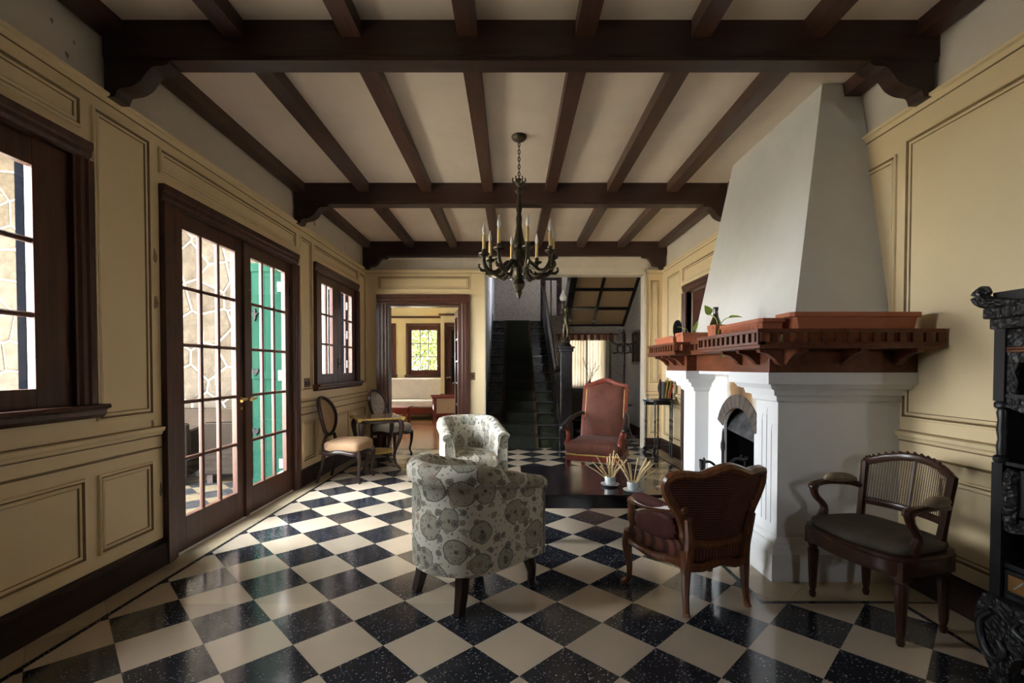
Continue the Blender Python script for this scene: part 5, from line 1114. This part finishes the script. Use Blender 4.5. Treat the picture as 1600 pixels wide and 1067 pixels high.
for i in range(14): RPTS += [(i*TR-.038, i*RI+.01 if i else .006), (i*TR-.038, (i+1)*RI+.008), ((i+1)*TR-.038, (i+1)*RI+.008)]
def rstrip(m, a, b, mi):
    vs = [(a, y, z) for y, z in RPTS] + [(b, y, z) for y, z in RPTS]; n = len(RPTS); m.add(vs, [(k, k+1, n+k+1, n+k)[::-1] for k in range(n-1)], mi)
part('pile', runner_m, ru, lambda m: rstrip(m, -.11, .39, 0), smooth=False)
for a, b in ((-.16, -.11), (.39, .44)): part('border', runner_edge, ru, lambda m: rstrip(m, a, b, 0), smooth=False)
for i in range(1, 14): part('stair_rod', bronze, ru, lambda m: m.sweep([(-.18, i*TR-.044, i*RI+.016), (.46, i*TR-.044, i*RI+.016)], .005, n=6))
# lamp figure on the newel post
t = thing('figure_lamp', 'dark statuette lamp with frosted flame shade on the newel post', 'lamp', (.877, 7.622, 1.70))
part('base', bronze, t, lambda m: m.lathe([(.07, 0), (.075, .02), (.05, .05), (.045, .08)], 14))
def fig(m):
    m.tube([(.02, 0, .08, .022), (.03, 0, .16, .024), (.025, 0, .24, .034), (.01, 0, .30, .040), (.0, 0, .38, .046), (0, 0, .44, .040), (0, 0, .475, .018), (.0, 0, .50, .022)], 4, 8, up=(1, 0, 0))
    m.tube([(-.03, .01, .08, .02), (-.035, 0, .16, .022), (-.025, 0, .24, .032), (-.01, 0, .30, .038)], 4, 8, up=(1, 0, 0))
    m.lathe([(.008, .485), (.028, .50), (.036, .53), (.033, .565), (.016, .585)], 10)
    m.tube([(-.035, 0, .43, .02), (-.07, 0, .47, .017), (-.055, 0, .54, .014)], 4, 7); m.tube([(.04, 0, .42, .02), (.08, -.02, .36, .016), (.13, -.03, .35, .012)], 4, 7)
part('figure', bronze, t, fig); part('torch', bronze, t, lambda m: m.lathe([(.008, .45), (.01, .60), (.024, .64), (.036, .66), (.026, .67)], 10, (-.045, 0, 0)))
part('flame_shade', M('frosted_glass', (.75, .74, .70), .3, .5, var=.15, vscale=30), t, lambda m: m.lathe([(.028, .665), (.048, .69), (.055, .72), (.042, .76), (.03, .785), (.018, .82), (.003, .85)], 12, (-.045, 0, 0)))
# pictures on the stair wall
for k, (x, w_, lab) in enumerate(((.12, .56, 'framed picture on the stair wall half hidden by the chandelier'), (.62, .34, 'small framed picture on the stair wall next to the landing post'))):
    t = thing('framed_picture', lab, 'picture', (x, 12.44, 3.62))
    part('frame', ebony, t, lambda m: (m.box(-w_/2, w_/2, -.02, 0, 0, .03), m.box(-w_/2, w_/2, -.02, 0, .41, .44), m.box(-w_/2, -w_/2+.03, -.02, 0, .03, .41), m.box(w_/2-.03, w_/2, -.02, 0, .03, .41)), smooth=False)
    part('print', paper_m, t, lambda m: m.box(-w_/2+.03, w_/2-.03, -.008, -.002, .03, .41), smooth=False)
# ------------------------------------------------------------------ hall: coat stand, wall mirror, console with branches
t = thing('coat_stand', 'dark bentwood coat stand with curled hooks in the stair hall', 'coat stand', (2.08, 8.75, 0))
part('pole', darkwood, t, lambda m: m.lathe([(.03, .0), (.03, .3), (.022, .32), (.022, .9), (.03, .95), (.022, 1.0), (.026, 1.3), (.034, 1.33), (.024, 1.38), (.03, 1.6), (.038, 1.68), (.03, 1.80), (.034, 1.84), (.02, 1.87), (.026, 1.92), (.018, 1.96), (.004, 2.01)], 12))
for k in range(6):
    a = k*math.pi/3+.2; ca, sa = math.cos(a), math.sin(a)
    part('hook', darkwood, t, lambda m: (m.tube([(.02*ca, .02*sa, 1.56, .011), (.12*ca, .12*sa, 1.58, .011), (.13*ca, .13*sa, 1.68, .011), (.05*ca, .05*sa, 1.72, .011)], 5, 6), m.tube([(.03*ca, .03*sa, 1.74, .012), (.16*ca, .16*sa, 1.73, .012), (.27*ca, .27*sa, 1.80, .012), (.29*ca, .29*sa, 1.90, .011), (.24*ca, .24*sa, 1.93, .014)], 5, 6), m.tube([(.12*ca, .12*sa, 1.58, .01), (.2*ca, .2*sa, 1.56, .010), (.22*ca, .22*sa, 1.58, .014)], 4, 6)))
    if k % 2: part('foot', darkwood, t, lambda m: m.tube([(.02*ca, .02*sa, .45, .016), (.10*ca, .10*sa, .30, .016), (.16*ca, .16*sa, .1, .016), (.22*ca, .22*sa, .016, .016)], 5, 6))
part('umbrella_ring', darkwood, t, lambda m: m.sweep([(.17*math.cos(2*math.pi*k/20), .17*math.sin(2*math.pi*k/20), .60) for k in range(21)], .012, n=6, caps=False))
t = thing('wall_mirror', 'dark framed rectangular mirror on the hall wall behind the coat stand', 'mirror', (2.405, 9.0, 1.36))
part('frame', ebony, t, lambda m: (m.box(-.03, 0, -.36, .36, 0, .05), m.box(-.03, 0, -.36, .36, .60, .65), m.box(-.03, 0, -.36, -.30, .05, .6), m.box(-.03, 0, .30, .36, .05, .6)), smooth=False)
part('glass', blackglass, t, lambda m: m.box(-.012, -.004, -.30, .30, .05, .60), smooth=False)
t = thing('console_table', 'dark console table under the curtained hall window', 'table', (1.55, 9.72, 0))
part('top', darkwood, t, lambda m: m.box(-.42, .42, -.2, .2, .84, .88), smooth=False, bev=.005); part('case', darkwood, t, lambda m: (m.box(-.38, .38, -.17, .17, .25, .84),), smooth=False)
for sx in (1, -1):
    for sy in (1, -1): part('leg', darkwood, t, lambda m: m.box(sx*.36-.025, sx*.36+.025, sy*.15-.025, sy*.15+.025, 0, .25), smooth=False)
for k in range(2): part('door_panel', darkwood, t, lambda m: m.box(-.35+.36*k, -.01+.36*k, -.182, -.17, .3, .8), smooth=False, bev=.006)
t = thing('branch_vase', 'vase of bare twigs on the console under the hall window', 'vase', (1.60, 9.66, .88))
part('vase', ebony, t, lambda m: m.lathe([(.03, 0), (.05, .04), (.045, .1), (.025, .13), (.03, .15)], 12))
for k, (dx, dz) in enumerate(((-.14, .52), (-.10, .40), (.02, .30), (.12, .42), (.2, .36), (.06, .22))):
    part('twig', twig, t, lambda m: (m.sweep(cat([(0, 0, .1), (dx*.3, .02, .1+dz*.4), (dx*.7, 0, .1+dz*.75), (dx, -.01, .1+dz)], 3), [.006]*10, n=5), m.sweep([(dx*.6, 0, .1+dz*.66), (dx*.6+.06, 0, .1+dz*.8)], .004, n=4)))
# ------------------------------------------------------------------ side table with book trough by the pilaster
t = thing('occasional_table', 'dark turned-leg side table in the corner beside the fireplace', 'table', (2.12, 6.80, 0))
part('top', ebony, t, lambda m: (m.loft([[(.22*math.cos(2*math.pi*k/24)*(1.0), .20*math.sin(2*math.pi*k/24), z) for k in range(24)] for z in (.815, .84)]), m.box(-.2, .2, -.02, .02, .76, .815)), ang=40)
TURN = [(.012, 0), (.016, .03), (.010, .06), (.014, .2), (.009, .24), (.018, .27), (.009, .30), (.014, .45), (.009, .5), (.018, .53), (.010, .56), (.014, .7), (.010, .76), (.016, .80), (.014, .815)]
for x, y in ((-.19, -.02), (-.09, -.14), (.03, .12), (.17, -.08), (.19, .06)): part('leg', ebony, t, lambda m: m.lathe(TURN, 10, (x, y, 0)))
part('stretcher', ebony, t, lambda m: (m.sweep([(-.19, -.02, .16), (.19, .06, .16)], .012, n=6), m.sweep([(-.09, -.14, .16), (.03, .12, .16)], .012, n=6)))
part('scroll_foot', ebony, t, lambda m: [m.tube([(x, y, .16, .02), (x-.03, y-.02, .12, .024), (x-.02, y-.03, .06, .024), (x+.03, y-.04, .02, .02)], 4, 7) for x, y in ((-.19, -.02), (-.09, -.14))])
t = thing('book_trough', 'small carved black book rack on the corner side table', 'book rack', (2.22, 6.80, .842))
part('rack_end', carved_m, t, lambda m: [m.tube([(x, 0, .0, .018), (x, 0, .08, .016), (x-.01, 0, .16, .024), (x, 0, .24, .018), (x+.005, 0, .29, .01)], 4, 8, up=(0, 1, 0)) for x in (-.08, .09)])
part('rack_rail', ebony, t, lambda m: (m.sweep([(-.08, 0, .07), (.09, 0, .07)], .008, n=6), m.box(-.08, .09, -.05, .05, 0, .012)), ang=40)
for k, (x, tl, h, mt, lab) in enumerate(((-.05, .05, .24, grey_c, 'grey covered book at the left of the small book rack'), (-.02, .16, .26, gold_c, 'ochre covered book leaning in the small book rack'), (.015, .22, .25, gold_c, 'narrow ochre book leaning against the red one'), (.035, .30, .20, red_m, 'red covered book leaning at the right of the small book rack'))):
    t = thing('book', lab, 'book', (2.22+x, 6.80, .856)); t.rotation_euler = (0, tl, 0)
    part('cover', mt, t, lambda m: (m.box(-.010, -.007, -.05, .05, 0, h), m.box(.007, .010, -.05, .05, 0, h), m.box(-.010, .010, -.053, -.05, 0, h)), smooth=False); part('pages', paper_m, t, lambda m: m.box(-.007, .007, -.048, .047, .003, h-.004), smooth=False)
t = thing('paper_pad', 'small white paper pad at the edge of the corner side table', 'paper', (1.95, 6.76, .841)); part('sheets', paper_m, t, lambda m: m.box(-.035, .035, -.05, .05, 0, .012), smooth=False, bev=.002)
t = thing('bell_pull', 'thin red cord hanging on the pilaster beside the corner side table', 'cord', (2.34, 7.47, 1.02))
part('cord', red_m, t, lambda m: m.sweep([(0, 0, 0), (0, 0, .17)], .005, n=6)); part('tassel', red_m, t, lambda m: m.lathe([(.008, -.05), (.01, -.02), (.005, 0)], 8))
# ------------------------------------------------------------------ sitting room furniture
t = thing('settee', 'dark wood settee with white cushions under the sitting room window', 'settee', (-2.75, 12.05, 0))
part('frame', redwood, t, lambda m: (m.box(-1.05, 1.05, -.35, .35, .14, .30), m.box(.98, 1.06, .22, .30, 0, 1.0), m.box(-1.06, -.98, .22, .30, 0, 1.0), m.box(.98, 1.06, -.35, -.28, 0, .62), m.box(-1.06, -.98, -.35, -.28, 0, .62), m.box(.98, 1.08, -.38, .28, .60, .64), m.box(-1.08, -.98, -.38, .28, .60, .64)), smooth=False, bev=.006)
part('seat_cushion', linen, t, lambda m: m.box(-.96, .96, -.36, .2, .30, .48), bev=.04); part('back_cushion', linen, t, lambda m: m.box(-.96, .96, .16, .32, .46, 1.02), bev=.04)
t = thing('low_table', 'low dark wooden table in front of the white settee', 'table', (-2.85, 10.9, 0))
part('top', redwood, t, lambda m: m.box(-.5, .5, -.3, .3, .36, .40), smooth=False, bev=.005)
for sx in (1, -1):
    for sy in (1, -1): part('leg', redwood, t, lambda m: m.box(sx*.43-.03, sx*.43+.03, sy*.24-.03, sy*.24+.03, 0, .36), smooth=False)
t = thing('cane_sided_armchair', 'dark wood armchair with cane sides and white cushions in the sitting room', 'armchair', (-1.42, 10.75, 0), face(-.97, -.2))
for s in (1, -1):
    part('side_frame', redwood, t, lambda m: (m.box(s*.34-.03, s*.34+.03, .30, .36, 0, .64), m.box(s*.34-.03, s*.34+.03, -.36, -.30, 0, .98), m.box(s*.34-.045, s*.34+.045, -.36, .40, .62, .66), m.box(s*.34-.02, s*.34+.02, -.3, .3, .22, .29)), smooth=False, bev=.005)
    part('cane_side', caneside, t, lambda m: m.box(s*.34-.006, s*.34+.006, -.3, .3, .29, .62), smooth=False)
part('seat_frame', redwood, t, lambda m: m.box(-.32, .32, -.33, .34, .2, .30), smooth=False); part('seat_cushion', linen, t, lambda m: m.box(-.30, .30, -.28, .36, .30, .46), bev=.05); part('back_cushion', linen, t, lambda m: m.box(-.30, .30, -.38, -.24, .44, 1.0), bev=.04)
part('crest_rail', redwood, t, lambda m: m.box(-.34, .34, -.40, -.34, .66, .76), smooth=False)
# ------------------------------------------------------------------ wicker furniture on the terrace
def wicker(label, loc, rz, W=.66, D=.66, Hb=.70, Ha=.62):
    t = thing('wicker_chair', label, 'chair', loc, rz, 'wicker furniture on the terrace')
    part('backrest', wicker_m, t, lambda m: m.box(-W/2, W/2, -D/2, -D/2+.12, .10, Hb), bev=.02)
    for s in (1, -1): part('arm', wicker_m, t, lambda m: m.box(s*(W/2-.06)-.06, s*(W/2-.06)+.06, -D/2+.12, D/2, .10, Ha), bev=.02)
    part('seat', wicker_m, t, lambda m: m.box(-W/2+.12, W/2-.12, -D/2+.12, D/2, .10, .32), bev=.01)
    part('cushion', linen, t, lambda m: m.box(-W/2+.13, W/2-.13, -D/2+.13, D/2-.01, .32, .40), bev=.03)
    for sx in (1, -1):
        for sy in (1, -1): part('leg', darkwood, t, lambda m: m.box(sx*(W/2-.06)-.03, sx*(W/2-.06)+.03, sy*(D/2-.06)-.03, sy*(D/2-.06)+.03, 0, .10), smooth=False)
wicker('brown wicker armchair nearest the door on the terrace', (-3.22, 5.72, -.03), face(-.1, 1))
wicker('brown wicker armchair cut off by the door frame on the terrace', (-4.02, 5.45, -.03), face(-.3, 1))
wicker('long brown wicker sofa farthest off on the terrace', (-4.45, 6.80, -.03), face(.05, -1), 1.9, .75, .72, .60)
t = thing('wicker_table', 'low wicker table with glass top between the terrace chairs', 'table', (-4.02, 6.15, -.03))
part('base', wicker_m, t, lambda m: m.box(-.32, .32, -.18, .18, .0, .38), bev=.01); part('glass_top', M('table_glass', (.45, .5, .5), .08, .6), t, lambda m: m.box(-.36, .36, -.22, .22, .38, .395), smooth=False)
